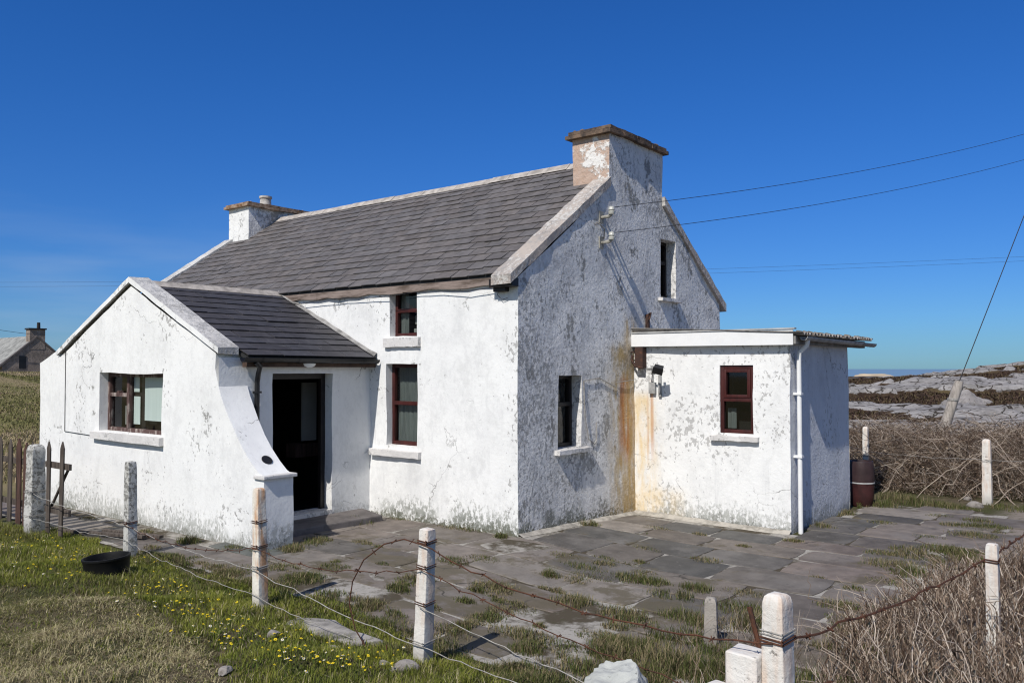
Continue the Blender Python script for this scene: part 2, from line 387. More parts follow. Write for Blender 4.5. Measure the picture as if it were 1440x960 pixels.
def lumpy(name, mat, c, r, seed, parent=None, sub=4, rough=.25, freq=1.5, flat=None, rz=0, tilt=(0, 0)):
    bm = bmesh.new(); bmesh.ops.create_icosphere(bm, subdivisions=sub, radius=1)
    from mathutils import Euler
    e = Euler((tilt[0], tilt[1], rz)).to_matrix(); sv = Vector((seed * 7.3, seed * 1.7, seed * 3.1))
    for v in bm.verts:
        p = v.co.copy()
        # crease towards planes for a broken rock look
        p = Vector((math.copysign(abs(p.x) ** .75, p.x), math.copysign(abs(p.y) ** .75, p.y), math.copysign(abs(p.z) ** .75, p.z)))
        d = 1 + rough * (noise.noise(p * freq + sv) + .45 * noise.noise(p * freq * 2.7 + sv) + .25 * noise.noise(p * freq * 6 + sv))
        d = round(d * 9) / 9 * .45 + d * .55
        p = p * d; v.co = e @ Vector((p.x * r[0], p.y * r[1], p.z * r[2]))
    me = bpy.data.meshes.new(name); bm.to_mesh(me); bm.free()
    me.polygons.foreach_set('use_smooth', np.ones(len(me.polygons), bool)); me.set_sharp_from_angle(angle=R(38))
    o = link(name, me, mat, parent); o.location = c; return o

# ------------------------------------------------------------------ wall sheets with real openings
def sample_loop(poly, step):
    out = []
    for i, a in enumerate(poly):
        b = poly[(i + 1) % len(poly)]
        # sample in a fixed direction so walls that share an edge share its points
        n = max(1, int(round(math.dist(a, b) / step)))
        for k in range(n): out.append((a[0] + (b[0] - a[0]) * k / n, a[1] + (b[1] - a[1]) * k / n))
    return out
def inside(p, poly):
    c = False; n = len(poly)
    for i in range(n):
        (x0, y0), (x1, y1) = poly[i], poly[(i + 1) % n]
        if (y0 > p[1]) != (y1 > p[1]) and p[0] < (x1 - x0) * (p[1] - y0) / (y1 - y0) + x0: c = not c
    return c
def wall(name, poly, holes, fn, depth, mat, parent, step=.16, amp=1.0):
    """fn(u, v, n) -> world; n is the distance outwards. holes are (u0, u1, v0, v1), each with its own reveal depth."""
    loops = [sample_loop(poly, step)] + [sample_loop([(h[0], h[2]), (h[1], h[2]), (h[1], h[3]), (h[0], h[3])], step) for h in holes]
    pts, edges = [], []
    for L in loops:
        o = len(pts); pts += L; edges += [(o + i, o + (i + 1) % len(L)) for i in range(len(L))]
    us = [p[0] for p in poly]; vs_ = [p[1] for p in poly]
    nb = len(pts); bp = np.array(pts)
    uu = np.arange(min(us) + step * .5, max(us), step); vv = np.arange(min(vs_) + step * .5, max(vs_), step)
    rr = random.Random(3)
    for u in uu:
        for v in vv:
            q = (u + rr.uniform(-.3, .3) * step, v + rr.uniform(-.3, .3) * step)
            if inside(q, poly) and not any(h[0] < q[0] < h[1] and h[2] < q[1] < h[3] for h in holes):
                if np.min(np.sum((bp - q) ** 2, axis=1)) > (step * .45) ** 2: pts.append(q)
    r = geometry.delaunay_2d_cdt([Vector(p) for p in pts], edges, [], 0, 1e-5)
    V2, Fa = r[0], r[2]
    V = [wob(fn(v.x, v.y, 0), amp) for v in V2]
    faces = []
    for f in Fa:
        c = (sum(V2[i].x for i in f) / len(f), sum(V2[i].y for i in f) / len(f))
        if inside(c, poly) and not any(h[0] < c[0] < h[1] and h[2] < c[1] < h[3] for h in holes): faces.append(tuple(f))
    # reveals
    for h, L in zip(holes, loops[1:]):
        dep = h[4] if len(h) > 4 else depth
        o = len(V); n = len(L)
        for (u, v) in L:
            a = wob(fn(u, v, 0), amp); V.append(a)
        for (u, v) in L:
            a = wob(fn(u, v, 0), amp); b = Vector(fn(u, v, -dep)); V.append(b * .7 + (a + b - Vector(fn(u, v, 0))) * .3)
        faces += [(o + i, o + (i + 1) % n, o + n + (i + 1) % n, o + n + i) for i in range(n)]
    me = bpy.data.meshes.new(name); me.from_pydata([tuple(v) for v in V], [], faces)
    bm = bmesh.new(); bm.from_mesh(me); bmesh.ops.recalc_face_normals(bm, faces=bm.faces)
    bm.to_mesh(me); bm.free()
    me.polygons.foreach_set('use_smooth', np.ones(len(me.polygons), bool)); me.set_sharp_from_angle(angle=R(35))
    return link(name, me, mat, parent)

FR = lambda y0: (lambda u, v, n: (u, y0 - n, v))       # faces -y ; u = x
GA = lambda x0: (lambda u, v, n: (x0 + n, u, v))       # faces +x ; u = y

def window(fn, u0, u1, v0, v1, depth, parent, mat, label, transoms=(), mullions=(), fw=.055, curtain=None, sash_top=False, room=.8, backings=()):
    """One window of the cottage: frame with glazing bars, panes, and the room seen behind."""
    w = MB(); n0, n1 = -depth - .035, -depth + .035
    B = lambda a, b, c, d, e=n0, f=n1: w.box(a, b, c, d, e, f, lambda u, v, n: fn(u, v, n))
    # note: box() takes (u, v, n) here
    B(u0 - .01, u0 + fw, v0 - .01, v1 + .01); B(u1 - fw, u1 + .01, v0 - .01, v1 + .01)
    B(u0 + fw, u1 - fw, v0 - .01, v0 + fw); B(u0 + fw, u1 - fw, v1 - fw, v1 + .01)
    for t in transoms: B(t[1], t[2], t[0] - .03, t[0] + .03, n0 + .004, n1 + .006)
    for m in mullions: B(m[0] - .035, m[0] + .035, m[1], m[2], n0 + .002, n1 + .01)
    if sash_top:
        a, b, c, d = u0 + fw, u1 - fw, transoms[0][0] + .03, v1 - fw
        for q in ((a, a + .05, c, d), (b - .05, b, c, d), (a + .05, b - .05, c, c + .05), (a + .05, b - .05, d - .05, d)): B(*q, n0 + .02, n1 + .018)
    wn_ = w.build('window', mat, parent, bevel=.004, smooth=40); wn_['label'] = label
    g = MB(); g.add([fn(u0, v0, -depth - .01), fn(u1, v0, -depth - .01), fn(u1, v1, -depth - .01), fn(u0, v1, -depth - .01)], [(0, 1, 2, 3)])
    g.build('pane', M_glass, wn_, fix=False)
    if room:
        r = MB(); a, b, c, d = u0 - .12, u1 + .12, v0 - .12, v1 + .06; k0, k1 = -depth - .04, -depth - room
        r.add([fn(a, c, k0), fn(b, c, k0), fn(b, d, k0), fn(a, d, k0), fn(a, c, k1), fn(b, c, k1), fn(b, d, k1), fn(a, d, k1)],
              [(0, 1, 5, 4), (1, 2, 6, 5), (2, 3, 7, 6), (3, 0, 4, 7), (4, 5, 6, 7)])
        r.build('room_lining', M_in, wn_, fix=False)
    for (a, b, c, d, mat2, off) in backings:
        q = MB(); n_ = max(2, int((b - a) / .03)); vs = []; fs = []
        for i in range(n_ + 1):
            u = a + (b - a) * i / n_; k = -depth - off - (.012 * math.sin(i * 1.9) if mat2 is M_curtain else 0)
            vs += [fn(u, c, k), fn(u, d, k)]
        fs = [(2 * i, 2 * i + 2, 2 * i + 3, 2 * i + 1) for i in range(n_)]
        q.add(vs, fs); q.build('curtain' if mat2 is M_curtain else 'blind', mat2, wn_)
    return wn_
def sill(fn, u0, u1, v0, v1, proj, parent, back=.1):
    m = MB(); k = 10
    poly = []
    for i in range(k + 1): poly.append((u0 + (u1 - u0) * i / k, v1))
    vs = []; rr = random.Random(int(u0 * 100))
    for i in range(k + 1):
        u = u0 + (u1 - u0) * i / k; j = lambda a=.006: rr.uniform(-a, a)
        vs += [fn(u + j(), v0 + j(), proj + j()), fn(u + j(), v1 - .012 + j(), proj + j()), fn(u, v1 + .004, -back), fn(u, v0, -back)]
    fs = [(4 * i + a, 4 * i + (a + 1) % 4, 4 * i + 4 + (a + 1) % 4, 4 * i + 4 + a) for i in range(k) for a in range(4)] + [(0, 1, 2, 3), (4 * k, 4 * k + 3, 4 * k + 2, 4 * k + 1)]
    m.add(vs, fs); return m.build('sill', M_sill, parent, bevel=0, smooth=30)

# ------------------------------------------------------------------ terrain
def vnoise(x, y, s, seed=0):
    # cheap smooth value noise
    xs, ys = x * s + seed * 17.3, y * s + seed * 5.1; xi, yi = np.floor(xs).astype(int), np.floor(ys).astype(int); fx, fy = xs - xi, ys - yi
    fx = fx * fx * (3 - 2 * fx); fy = fy * fy * (3 - 2 * fy)
    h = lambda a, b: (np.abs(np.sin(a * 127.1 + b * 311.7 + seed * 3.3) * 43758.5453) % 1)
    return (h(xi, yi) * (1 - fx) + h(xi + 1, yi) * fx) * (1 - fy) + (h(xi, yi + 1) * (1 - fx) + h(xi + 1, yi + 1) * fx) * fy
def fbm(x, y, s, seed=0): return (vnoise(x, y, s, seed) + .5 * vnoise(x, y, s * 2.1, seed + 1) + .25 * vnoise(x, y, s * 4.3, seed + 2)) / 1.75
def gz(x, y):
    x = np.asarray(x, float); y = np.asarray(y, float)
    s = ss(0, 2.2, x)
    z = -.13 * s - .032 * np.clip(y, 0, 3.2) * (1 - s)
    z = z * (1 - ss(-3.9, -4.4, y) * .75)
    r = np.hypot(x, y)
    bk = ss(-4.2, -5.2, y) * (1 - ss(14, 25, r)) * ss(5, 2, x)
    z += bk * (.10 + .045 * np.sin(x * 2.3 + y * 1.1) * np.cos(y * 2.9 - x * .7) + .03 * np.sin(x * 5.1 - y * 3.3))         # grassy bank in front
    # moor behind to the north, grassy slope to the west
    right = ss(24, 70, y) * ss(-60, -25, x)
    left = ss(16, 88, -x)
    und = .5 * np.sin(x * .11 + 1.3) * np.cos(y * .083 + .4) + .3 * np.sin(x * .23 + y * .19)
    z += right * (1.55 + .062 * np.clip(x + 12, -25, 30)) + right * und * .8
    z += left * 2.0 + left * und * .5
    z += 1.5 * np.exp(-((x + 61) ** 2 + (y - 11) ** 2) / 26.)
    far = ss(110, 400, r); z = z * (1 - far) + far * -9
    return z
def gzf(x, y): return float(gz(x, y))
def ground_at(px, py, tmax=400):
    d = ray(px, py); t = 1.0; last = 1.0
    while t < tmax:
        p = CAM + d * t
        if p.z < gzf(p.x, p.y): break
        last = t; t *= 1.01
    return CAM + d * ((t + last) / 2)

def axis(lo, hi, st, far, g=1.11):
    a = list(np.arange(lo, hi + 1e-6, st)); s = st; q = hi
    while q < far: s *= g; q += s; a.append(q)
    s = st; q = lo; b = []
    while q > -far: s *= g; q -= s; b.append(q)
    return np.array(b[::-1] + a)
gx, gy = axis(-14, 11, .16, 4000), axis(-10, 14, .16, 4000)
XX, YY = np.meshgrid(gx, gy, indexing='ij'); ZZ = gz(XX, YY)
hn = np.array([[noise.noise(Vector((a * 1.7, b * 1.7, 0))) for b in gy] for a in gx]) if len(gx) * len(gy) < 90000 else np.zeros_like(ZZ)
hn2 = np.array([[noise.noise(Vector((a * .16, b * .16, 3))) for b in gy] for a in gx]) if len(gx) * len(gy) < 90000 else np.zeros_like(ZZ)
far_f = ss(14, 30, np.hypot(XX, YY))
PAVE_IN = ss(-9, -8.3, XX) * ss(5.6, 5.0, XX) * ss(-4.2, -3.7, YY) * ss(8.2, 7.4, YY)
ZZ = ZZ + hn * .025 * (1 - PAVE_IN) * (1 - far_f) + hn2 * .55 * far_f * (1 - ss(120, 300, np.hypot(XX, YY))) - PAVE_IN * .012
nx, ny = len(gx), len(gy)
idx = np.arange(nx * ny).reshape(nx, ny)
FQ = np.stack([idx[:-1, :-1], idx[1:, :-1], idx[1:, 1:], idx[:-1, 1:]], -1).reshape(-1, 4)
def groundmat():
    m = Mat('ground_soil_and_turf', .95, .1)
    x, y, z = m.xyz()
    n1 = m.noise(.9, 6, .65); n2 = m.noise(7, 5, .7); n3 = m.noise(45, 3, .6)
    c = m.mix(m.rmp(n1, .40, .62), (.055, .060, .022), (.11, .090, .058))
    c = m.mix(m.mul(m.rmp(n2, .45, .7), .7), c, (.045, .036, .024))
    c = m.mix(m.mul(m.rmp(n3, .55, .7), .5), c, (.17, .15, .11))
    # gravelly ground along the east fence
    gr = m.mul(m.rmp(x, 4.6, 5.2), m.rmp(y, -3.0, 0.), m.rmp(y, 9, 7.5), m.rmp(n2, .30, .5))
    c = m.mix(m.mul(gr, .8), c, m.mix(n3, (.20, .165, .145), (.36, .31, .28)))
    far = m.rmp(y, 11, 18)
    hea = m.mix(m.rmp(m.noise(.35, 6, .7), .40, .60), (.036, .024, .018), (.065, .045, .028))
    hea = m.mix(m.rmp(m.noise(.16, 5, .65, off=(9, 2, 0)), .54, .62), hea, (.23, .215, .20))
    c = m.mix(far, c, hea)
    lf = m.rmp(m.op('ADD', x, m.mul(y, .45)), -8, -14)
    gl = m.mix(m.rmp(m.noise(.22, 6, .7, off=(2, 2, 0)), .38, .62), (.25, .20, .11), (.14, .135, .05))
    gl = m.mix(m.mul(m.rmp(m.noise(1.3, 5, .7), .52, .68), .7), gl, (.13, .09, .055))
    c = m.mix(lf, c, gl)
    m.col(c); m.bump(m.op('ADD', m.noise(9, 6, .7), m.mul(m.noise(60, 3), .3)), .7, .04)
    return m.m
g = mesh_np('ground', np.stack([XX, YY, ZZ], -1).reshape(-1, 3), [FQ], groundmat(), smooth=True); tag(g, kind='structure')

def seamat():
    m = Mat('sea_water', .45, .5); m.col((.16, .25, .33)); m.bump(m.noise(.35, 5, .6), .15, .3); return m.m
se = mesh_np('sea', [(-8000, -8000, -2.7), (8000, -8000, -2.7), (8000, 8000, -2.7), (-8000, 8000, -2.7)], [np.array([[0, 1, 2, 3]])], seamat()); tag(se, kind='structure')
# ------------------------------------------------------------------ paving
pb = MB(); pr = random.Random(21); joints = []; slabs = []
def tri_noise(x, y, s=1.): return noise.noise(Vector((x * s, y * s, 1.3)))
def in_pave(x, y):
    if -8.9 < x < -2.0 and y > -2.72 and not (x > -3.05 and y < 0.02): return False
    if y > -.02 and x < .02: return False
    if y > 3.25 and x < 2.72: return False
    n = tri_noise(x, y, .7) * .35
    if y < -3.78 + n * .6: return False
    if x > 5.0 + n - .10 * max(0, -y - 1): return False
    if y > 7.1 + n: return False
    if y < 3 and x > 4.75 + n and y > .2: return False
    return -9.0 < x
y = -4.4
while y < 7.6:
    dy = pr.uniform(.62, .90); x = -9 + pr.uniform(0, .6)
    while x < 5.6:
        dx = pr.uniform(.75, 1.35); slabs.append((x, y, dx, dy)); x += dx
    y += dy
palette = [((.134, .113, .097), 5), ((.152, .130, .112), 4), ((.108, .093, .082), 3), ((.082, .088, .080), 1), ((.17, .150, .130), 2), ((.125, .102, .088), 2)]
pool = [c for c, k in palette for _ in range(k)]
for (x, y, dx, dy) in slabs:
    cx, cy = x + dx / 2, y + dy / 2
    corners = [(x, y), (x + dx, y), (x + dx, y + dy), (x, y + dy), (cx, cy)]
    if sum(in_pave(*q) for q in corners) < 4: 
        if not (in_pave(cx, cy) and sum(in_pave(*q) for q in corners) >= 3): continue
    worn = ss(.2, -2.6, cy) * ss(-.5, 2.2, cx) * .34
    if pr.random() < worn * .75 and not cy > -.6: continue
    gp = pr.uniform(.008, .018) + worn * .06
    jj = lambda: pr.uniform(-.009, .009)
    tl = (pr.uniform(-.006, .006), pr.uniform(-.006, .006)); dz = pr.uniform(.0, .007)
    ring = []
    base = [(x + gp, y + gp), (x + dx - gp, y + gp), (x + dx - gp, y + dy - gp), (x + gp, y + dy - gp)]
    base = [(a + jj(), b + jj()) for a, b in base]
    per = []
    for i in range(4):
        a, b = base[i], base[(i + 1) % 4]
        for k in range(4):
            t = k / 4; q = (a[0] + (b[0] - a[0]) * t, a[1] + (b[1] - a[1]) * t)
            if k == 0:
                q = (q[0] + (cx - q[0]) * .05 , q[1] + (cy - q[1]) * .05)
            per.append((q[0] + pr.uniform(-.008, .008), q[1] + pr.uniform(-.008, .008)))
    hz = lambda a, b: gzf(a, b) + .007 + dz + tl[0] * (a - cx) + tl[1] * (b - cy)
    ins = [(a + (cx - a) * .022, b + (cy - b) * .022) for a, b in per]
    vs = [(a, b, gzf(a, b) - .05) for a, b in per] + [(a, b, hz(a, b) - .006) for a, b in per] + [(a, b, hz(a, b)) for a, b in ins]
    n = len(per)
    nearh = pr.random() < (.65 if (cy > -1.2 and cx < 3.6) else .15)
    col = pr.choice([(.105, .096, .086), (.122, .107, .093), (.094, .086, .076), (.138, .118, .100), (.088, .084, .077)]) if nearh else pr.choice(pool); s_ = pr.uniform(.95, 1.2) if nearh else pr.uniform(1.1, 1.5); pb.cc = tuple(v * s_ for v in col)
    pb.add(vs, [(i + k * n, (i + 1) % n + k * n, (i + 1) % n + (k + 1) * n, i + (k + 1) * n) for k in (0, 1) for i in range(n)] + [tuple(range(2 * n, 3 * n))])
def pave_extra(m, c):
    c = m.mix(m.mul(m.rmp(m.noise(1.1, 5, .65, off=(4, 1, 0)), .50, .64), .40), c, (.20, .185, .17))
    c = m.mix(m.mul(m.rmp(m.noise(9, 6, .7), .60, .70), .45), c, (.24, .23, .21))
    c = m.mix(m.mul(m.rmp(m.noise(2.4, 5, .7, off=(1, 8, 0)), .56, .68), .5), c, (.055, .050, .045))
    x, y, z = m.xyz()
    front = m.mul(m.rmp(y, .8, -2.6), m.rmp(x, -4., 1.))
    soil = m.rmp(m.op('ADD', m.noise(1.6, 7, .72, off=(6, 3, 0)), m.mul(front, .12)), .56, .66)
    c = m.mix(m.mul(soil, .8), c, m.mix(m.noise(6, 5, .7), (.135, .105, .075), (.060, .058, .028)))
    vc = m.t.nodes.new('ShaderNodeTexVoronoi'); vc.feature = 'DISTANCE_TO_EDGE'; vc.inputs['Scale'].default_value = 1.15
    vm = m.t.nodes.new('ShaderNodeVectorMath'); vm.operation = 'MULTIPLY_ADD'; nv = m.t.nodes.new('ShaderNodeTexNoise'); m.lk(m.co, nv.inputs['Vector']); nv.inputs['Scale'].default_value = 2.5; nv.inputs['Detail'].default_value = 5
    m.lk(nv.outputs['Color'], vm.inputs[0]); vm.inputs[1].default_value = (.4, .4, .4); m.lk(m.co, vm.inputs[2]); m.lk(vm.outputs[0], vc.inputs['Vector'])
    ck = m.mul(m.rmp(vc.outputs['Distance'], .016, .006), m.rmp(m.noise(.7, 2, off=(1, 2, 8)), .58, .63))
    return m.mix(m.mul(ck, .85), c, (.04, .036, .03))
M_pave = attrmat('flagstones', .72, .3, .30, 3.2, .5, .012, pave_extra)
pv = pb.build('paving', M_pave, smooth=30); tag(pv, kind='structure')
# mortar bed showing between the flags
def bedmat():
    m = Mat('joint_mortar', .95, .1)
    n = m.noise(1.6, 5, .7)
    c = m.mix(m.rmp(n, .42, .58), (.33, .31, .28), (.075, .062, .045))
    m.col(m.mix(m.mul(m.rmp(m.noise(22, 4, .7), .5, .7), .5), c, (.06, .065, .03))); m.bump(m.noise(40, 4), .5, .01)
    return m.m
bx = np.arange(-9.0, 5.3, .2); by = np.arange(-4.0, 7.4, .2); bv = {}; bverts = []; bf = []
def bid(i, j):
    if (i, j) not in bv:
        bv[(i, j)] = len(bverts); a, b = bx[i], by[j]; bverts.append((a, b, gzf(a, b) + .001))
    return bv[(i, j)]
for i in range(len(bx) - 1):
    for j in range(len(by) - 1):
        if in_pave(bx[i] + .1, by[j] + .1): bf.append((bid(i, j), bid(i + 1, j), bid(i + 1, j + 1), bid(i, j + 1)))
jb = mesh_np('paving_bed', bverts, [np.array(bf)], bedmat()); tag(jb, kind='structure')

# ------------------------------------------------------------------ THE COTTAGE
cot = empty('cottage', (0, 0, 0))
tag(cot, 'white limewashed cottage with slate roof, gabled front porch and flat roofed side annex', 'house')
ZR, SL, RY = 3.74, .69, 3.34            # roof plane z at y = 0, slope, ridge y
ridge_z = ZR + SL * RY
zt = lambda y: ZR - .10 + SL * (y if y < RY else 2 * RY - y)
W = 6.675; L = 11.05
# front wall (south)
wall('wall', [(-L, -.4), (0, -.4), (0, zt(0)), (-L, zt(0))],
     [(-2.60, -1.975, 2.858, 3.60, .16), (-2.676, -1.967, 1.142, 2.418, .17)], FR(0), .2, M_front, cot)
# gable wall (east), its outline carries the face of the chimney stack
CY0, CY1, CZ = 2.45, 4.28, 6.25
wall('wall', [(0, -.4), (W, -.4), (W, zt(W)), (CY1, zt(CY1)), (CY1, CZ), (CY0, CZ), (CY0, zt(CY0)), (0, zt(0))],
     [(.986, 1.612, 1.149, 2.244, .22), (4.195, 4.757, 3.642, 4.687, .22)], GA(0), .2, M_gable, cot)
wall('wall', [(0, -.4), (W, -.4), (W, zt(W)), (RY, zt(RY)), (0, zt(0))], [], lambda u, v, n: (-L - n, u, v), .2, M_gable, cot, step=.5)
wall('wall', [(-L, -.4), (0, -.4), (0, zt(W)), (-L, zt(W))], [], lambda u, v, n: (u, W + n, v), .2, M_front, cot, step=.5)

# ---- slates
SLATE = (.132, .121, .118)
def slates(mb, org, along, upv, nrm, length, slope_len, w, h, base, var=.10, seed=1, clip=None):
    org, along, upv, nrm = map(Vector, (org, along, upv, nrm)); rr = random.Random(seed)
    rows = int(math.ceil(slope_len / h))
    for k in range(rows):
        s0 = k * h; s1 = min(s0 + h * 1.12, slope_len + .02); x = -w * (.5 if k % 2 else 0) + rr.uniform(-.01, .01)
        while x < length:
            gq = rr.uniform(.004, .009); a, b = max(x + gq, 0), min(x + w - gq, length)
            if b - a > .03 and not (clip and not clip(a, b, s0)):
                lift = .020 + rr.uniform(-.004, .007); jj = [rr.uniform(-.006, .006) for _ in range(3)]
                if rr.random() < .012: jj[0] -= .035; jj[1] -= rr.uniform(.02, .05); lift += .006
                P = lambda t, s, n: org + along * t + upv * s + nrm * n
                vs = [P(a, s0 + jj[0], lift), P(b, s0 + jj[1], lift + jj[2] * .7), P(b, s1, .004), P(a, s1, .004),
                      P(a, s0 + jj[0], lift - .013), P(b, s0 + jj[1], lift - .013), P(b, s1, 0), P(a, s1, 0)]
                q = 1 + rr.uniform(-var, var); wq = rr.uniform(-.025, .025)
                mb.cc = (base[0] * q * (1 + wq), base[1] * q, base[2] * q * (1 - wq))
                mb.add(vs, [(0, 1, 2, 3), (0, 4, 5, 1), (0, 3, 7, 4), (1, 5, 6, 2)])
            x += w
ca, sa = math.cos(math.atan(SL)), math.sin(math.atan(SL))
EO = .07                                              # eaves overhang
slope_len = (RY + EO) / ca
mb = MB()
slates(mb, (-10.78, -EO, ZR - SL * EO), (1, 0, 0), (0, ca, sa), (0, -sa, ca), 10.44, slope_len - .04, .33, .240, SLATE)
slates(mb, (-.34, W + EO, ZR - SL * EO), (-1, 0, 0), (0, -ca, sa), (0, sa, ca), 10.44, slope_len - .04, .345, .232, SLATE, seed=2)
roof = mb.build('roof', M_slate, cot, fix=False)
u = MB(); u.prism([(-EO + .03, ZR - SL * (EO - .03) - .012), (RY, ridge_z - .012), (W + EO - .03, ZR - SL * (EO - .03) - .012), (W + EO - .03, ZR - SL * EO - .05), (RY, ridge_z - .07), (-EO + .03, ZR - SL * EO - .05)],
                  lambda a, b, d: (d, a, b), -10.8, -.3)
u.build('roof_underlay', M_roofunder, roof)
# ridge capping in mortar-bedded lengths
m = MB(); rr = random.Random(4); x = -10.1
while x < -.74:
    e = min(x + .46, -.72); q = rr.uniform(-.008, .008)
    m.prism([(RY - .17, ridge_z - .085 + q), (RY - .03, ridge_z + .045 + q), (RY + .03, ridge_z + .045 + q), (RY + .17, ridge_z - .085 + q), (RY, ridge_z - .03)], lambda a, b, d: (d, a, b), x, e - .006)
    x = e if e < -.73 else 0
m.build('ridge', M_ridge, roof)
# verge copings on both gables, front and rear slope
def verge(x0, x1, ya, yb, mat, top=.075, bot=-.11, name='verge'):
    n = 16; vs = []; rr = random.Random(int(x0 * 31 + ya * 7))
    sgn = 1 if ya < RY else -1
    for i in range(n + 1):
        y = ya + (yb - ya) * i / n; z = ZR + SL * (y if y < RY else 2 * RY - y)
        j = lambda: rr.uniform(-.008, .008)
        vs += [(x0 + j(), y, z + bot), (x1 + j(), y, z + bot + j()), (x1 + j(), y, z + top + j()), (x0 + j(), y, z + top + j())]
    fs = [(4 * i + a, 4 * i + (a + 1) % 4, 4 * i + 4 + (a + 1) % 4, 4 * i + 4 + a) for i in range(n) for a in range(4)] + [(0, 1, 2, 3), (4 * n, 4 * n + 3, 4 * n + 2, 4 * n + 1)]
    return MB().add(vs, fs).build(name, mat, cot, smooth=30)
verge(-.325, .03, -.20, CY0 + .0, M_verge, .065, -.075)['label'] = 'lichened verge coping of the near gable'
verge(-.37, .05, W + .20, CY1 - .0, M_verge, .06, -.10)
verge(-L - .06, -10.76, -.20, CY0 + .0, M_coping)
verge(-L - .06, -10.76, W + .2, CY1, M_coping)

# ---- chimneys
def chimney(x0, x1, open_x1, mat_front, mat_side, capmat, pots, over=.09):
    st = .14; ys = np.linspace(CY0, CY1, 13); xs = np.linspace(x0, x1, 6); zb = 4.9
    vs, fs = [], []
    def grid(f, nu, nv):
        o = len(vs)
        for i in range(nu + 1):
            for j in range(nv + 1): vs.append(tuple(wob(f(i / nu, j / nv))))
        for i in range(nu):
            for j in range(nv): fs.append((o + i * (nv + 1) + j, o + (i + 1) * (nv + 1) + j, o + (i + 1) * (nv + 1) + j + 1, o + i * (nv + 1) + j + 1))
    root = MB()
    grid(lambda a, b: (x0 + (x1 - x0) * a, CY0, zb + (CZ - zb) * b), 6, 9); k1 = len(fs)
    grid(lambda a, b: (x0, CY1 - (CY1 - CY0) * a, zb + (CZ - zb) * b), 13, 9)
    grid(lambda a, b: (x1 - (x1 - x0) * a, CY1, zb + (CZ - zb) * b), 6, 9)
    if not open_x1: grid(lambda a, b: (x1, CY0 + (CY1 - CY0) * a, zb + (CZ - zb) * b), 13, 9)
    root.add(vs, fs); o = root.build('chimney', [mat_side, mat_front], cot, smooth=40, fix=True)
    for i, p in enumerate(o.data.polygons):
        if i < k1: p.material_index = 1
    # capstones: a course of ragged flags
    m = MB(); rr = random.Random(int(x0 * 10))
    for lay, (ov, z0, th) in enumerate(((over, CZ - .015, .06), (over * .65, CZ + .047, .05))):
        y = CY0 - ov
        while y < CY1 + ov - .02:
            e = min(y + rr.uniform(.35, .6), CY1 + ov)
            j = lambda a=.018: rr.uniform(-a, a)
            xa, xb = x0 - ov, x1 + ov
            poly = [(xa + j(), y), ((xa + xb) / 2, y + j(.012)), (xb + j(), y), (xb + j(), (y + e) / 2), (xb + j(), e - .005), ((xa + xb) / 2, e - .005), (xa + j(), e - .005), (xa + j(), (y + e) / 2)]
            dz = rr.uniform(-.008, .01)
            m.prism(poly, lambda a, b, d: (a, b, d), z0 + dz, z0 + th + dz); y = e
    for i in range(26):                                 # loose mortar fillets and moss on top
        a, b = rr.uniform(x0, x1), rr.uniform(CY0, CY1); r_ = rr.uniform(.04, .09)
        m.lathe([(r_, 0), (r_ * .8, .025), (r_ * .3, .045), (.001, .05)], (a, b, CZ + .09), 7)
    m.build('cap', capmat, o, smooth=25)
    for (px_, py_) in pots:
        p = MB(); p.lathe([(.10, 0), (.15, .02), (.14, .10), (.13, .24), (.155, .25), (.155, .30), (.12, .30), (.11, .1)], (px_, py_, CZ + .09), 20)
        p.build('chimney_pot', simple('pot_clay', (.56, .53, .49), .4, 9, .9, .1), o, smooth=40)
    return o
chimney(-.72, 0, True, M_chimpeel, M_gable, M_cap, [])['label'] = 'peeling stack on the near gable'
chimney(-10.93, -10.10, False, M_chim, M_gable, M_capl, [(-10.5, 3.2)])['label'] = 'white stack with clay pot on the far gable'

# ---- eaves board of the front wall
m = MB(); rr = random.Random(9); x = -8.0
while x < -.16:
    e = min(x + rr.uniform(1.2, 2.2), -.14); a, b = rr.uniform(-.012, .012), rr.uniform(-.012, .012)
    k = 8; vs = []
    for i in range(k + 1):
        q = x + (e - .004 - x) * i / k; lo = 3.555 + rr.uniform(-.02, .014) + a; pr_ = -.050 + rr.uniform(-.006, .006)
        vs += [(q, pr_, lo), (q, pr_, 3.655), (q, .02, 3.655), (q, .02, lo)]
    m.add(vs, [(4 * i + c, 4 * i + (c + 1) % 4, 4 * i + 4 + (c + 1) % 4, 4 * i + 4 + c) for i in range(k) for c in range(4)] + [(0, 1, 2, 3), (4 * k, 4 * k + 3, 4 * k + 2, 4 * k + 1)])
    x = e if e < -.15 else 0
m.build('eaves_board', M_fascia, cot)
m = MB(); m.box(-.40, .02, -.16, .0, 3.50, 3.62); m.box(-.37, -.15, -.10, -.001, 3.44, 3.505)
m.build('eaves_bracket', M_door, cot, bevel=.01)
m = MB(); m.tube([(-.3 - i * .55, -.075 - .012 * math.sin(i * 2.1), 3.51 - .025 * math.sin(i * 1.7)) for i in range(11)], .006, 5)
m.tube([(-.30, -.05, 3.47), (-.33, -.05, 3.40), (-.25, -.04, 3.33), (-.16, -.03, 3.35)], .004, 5)
m.build('cable', M_cable, cot)

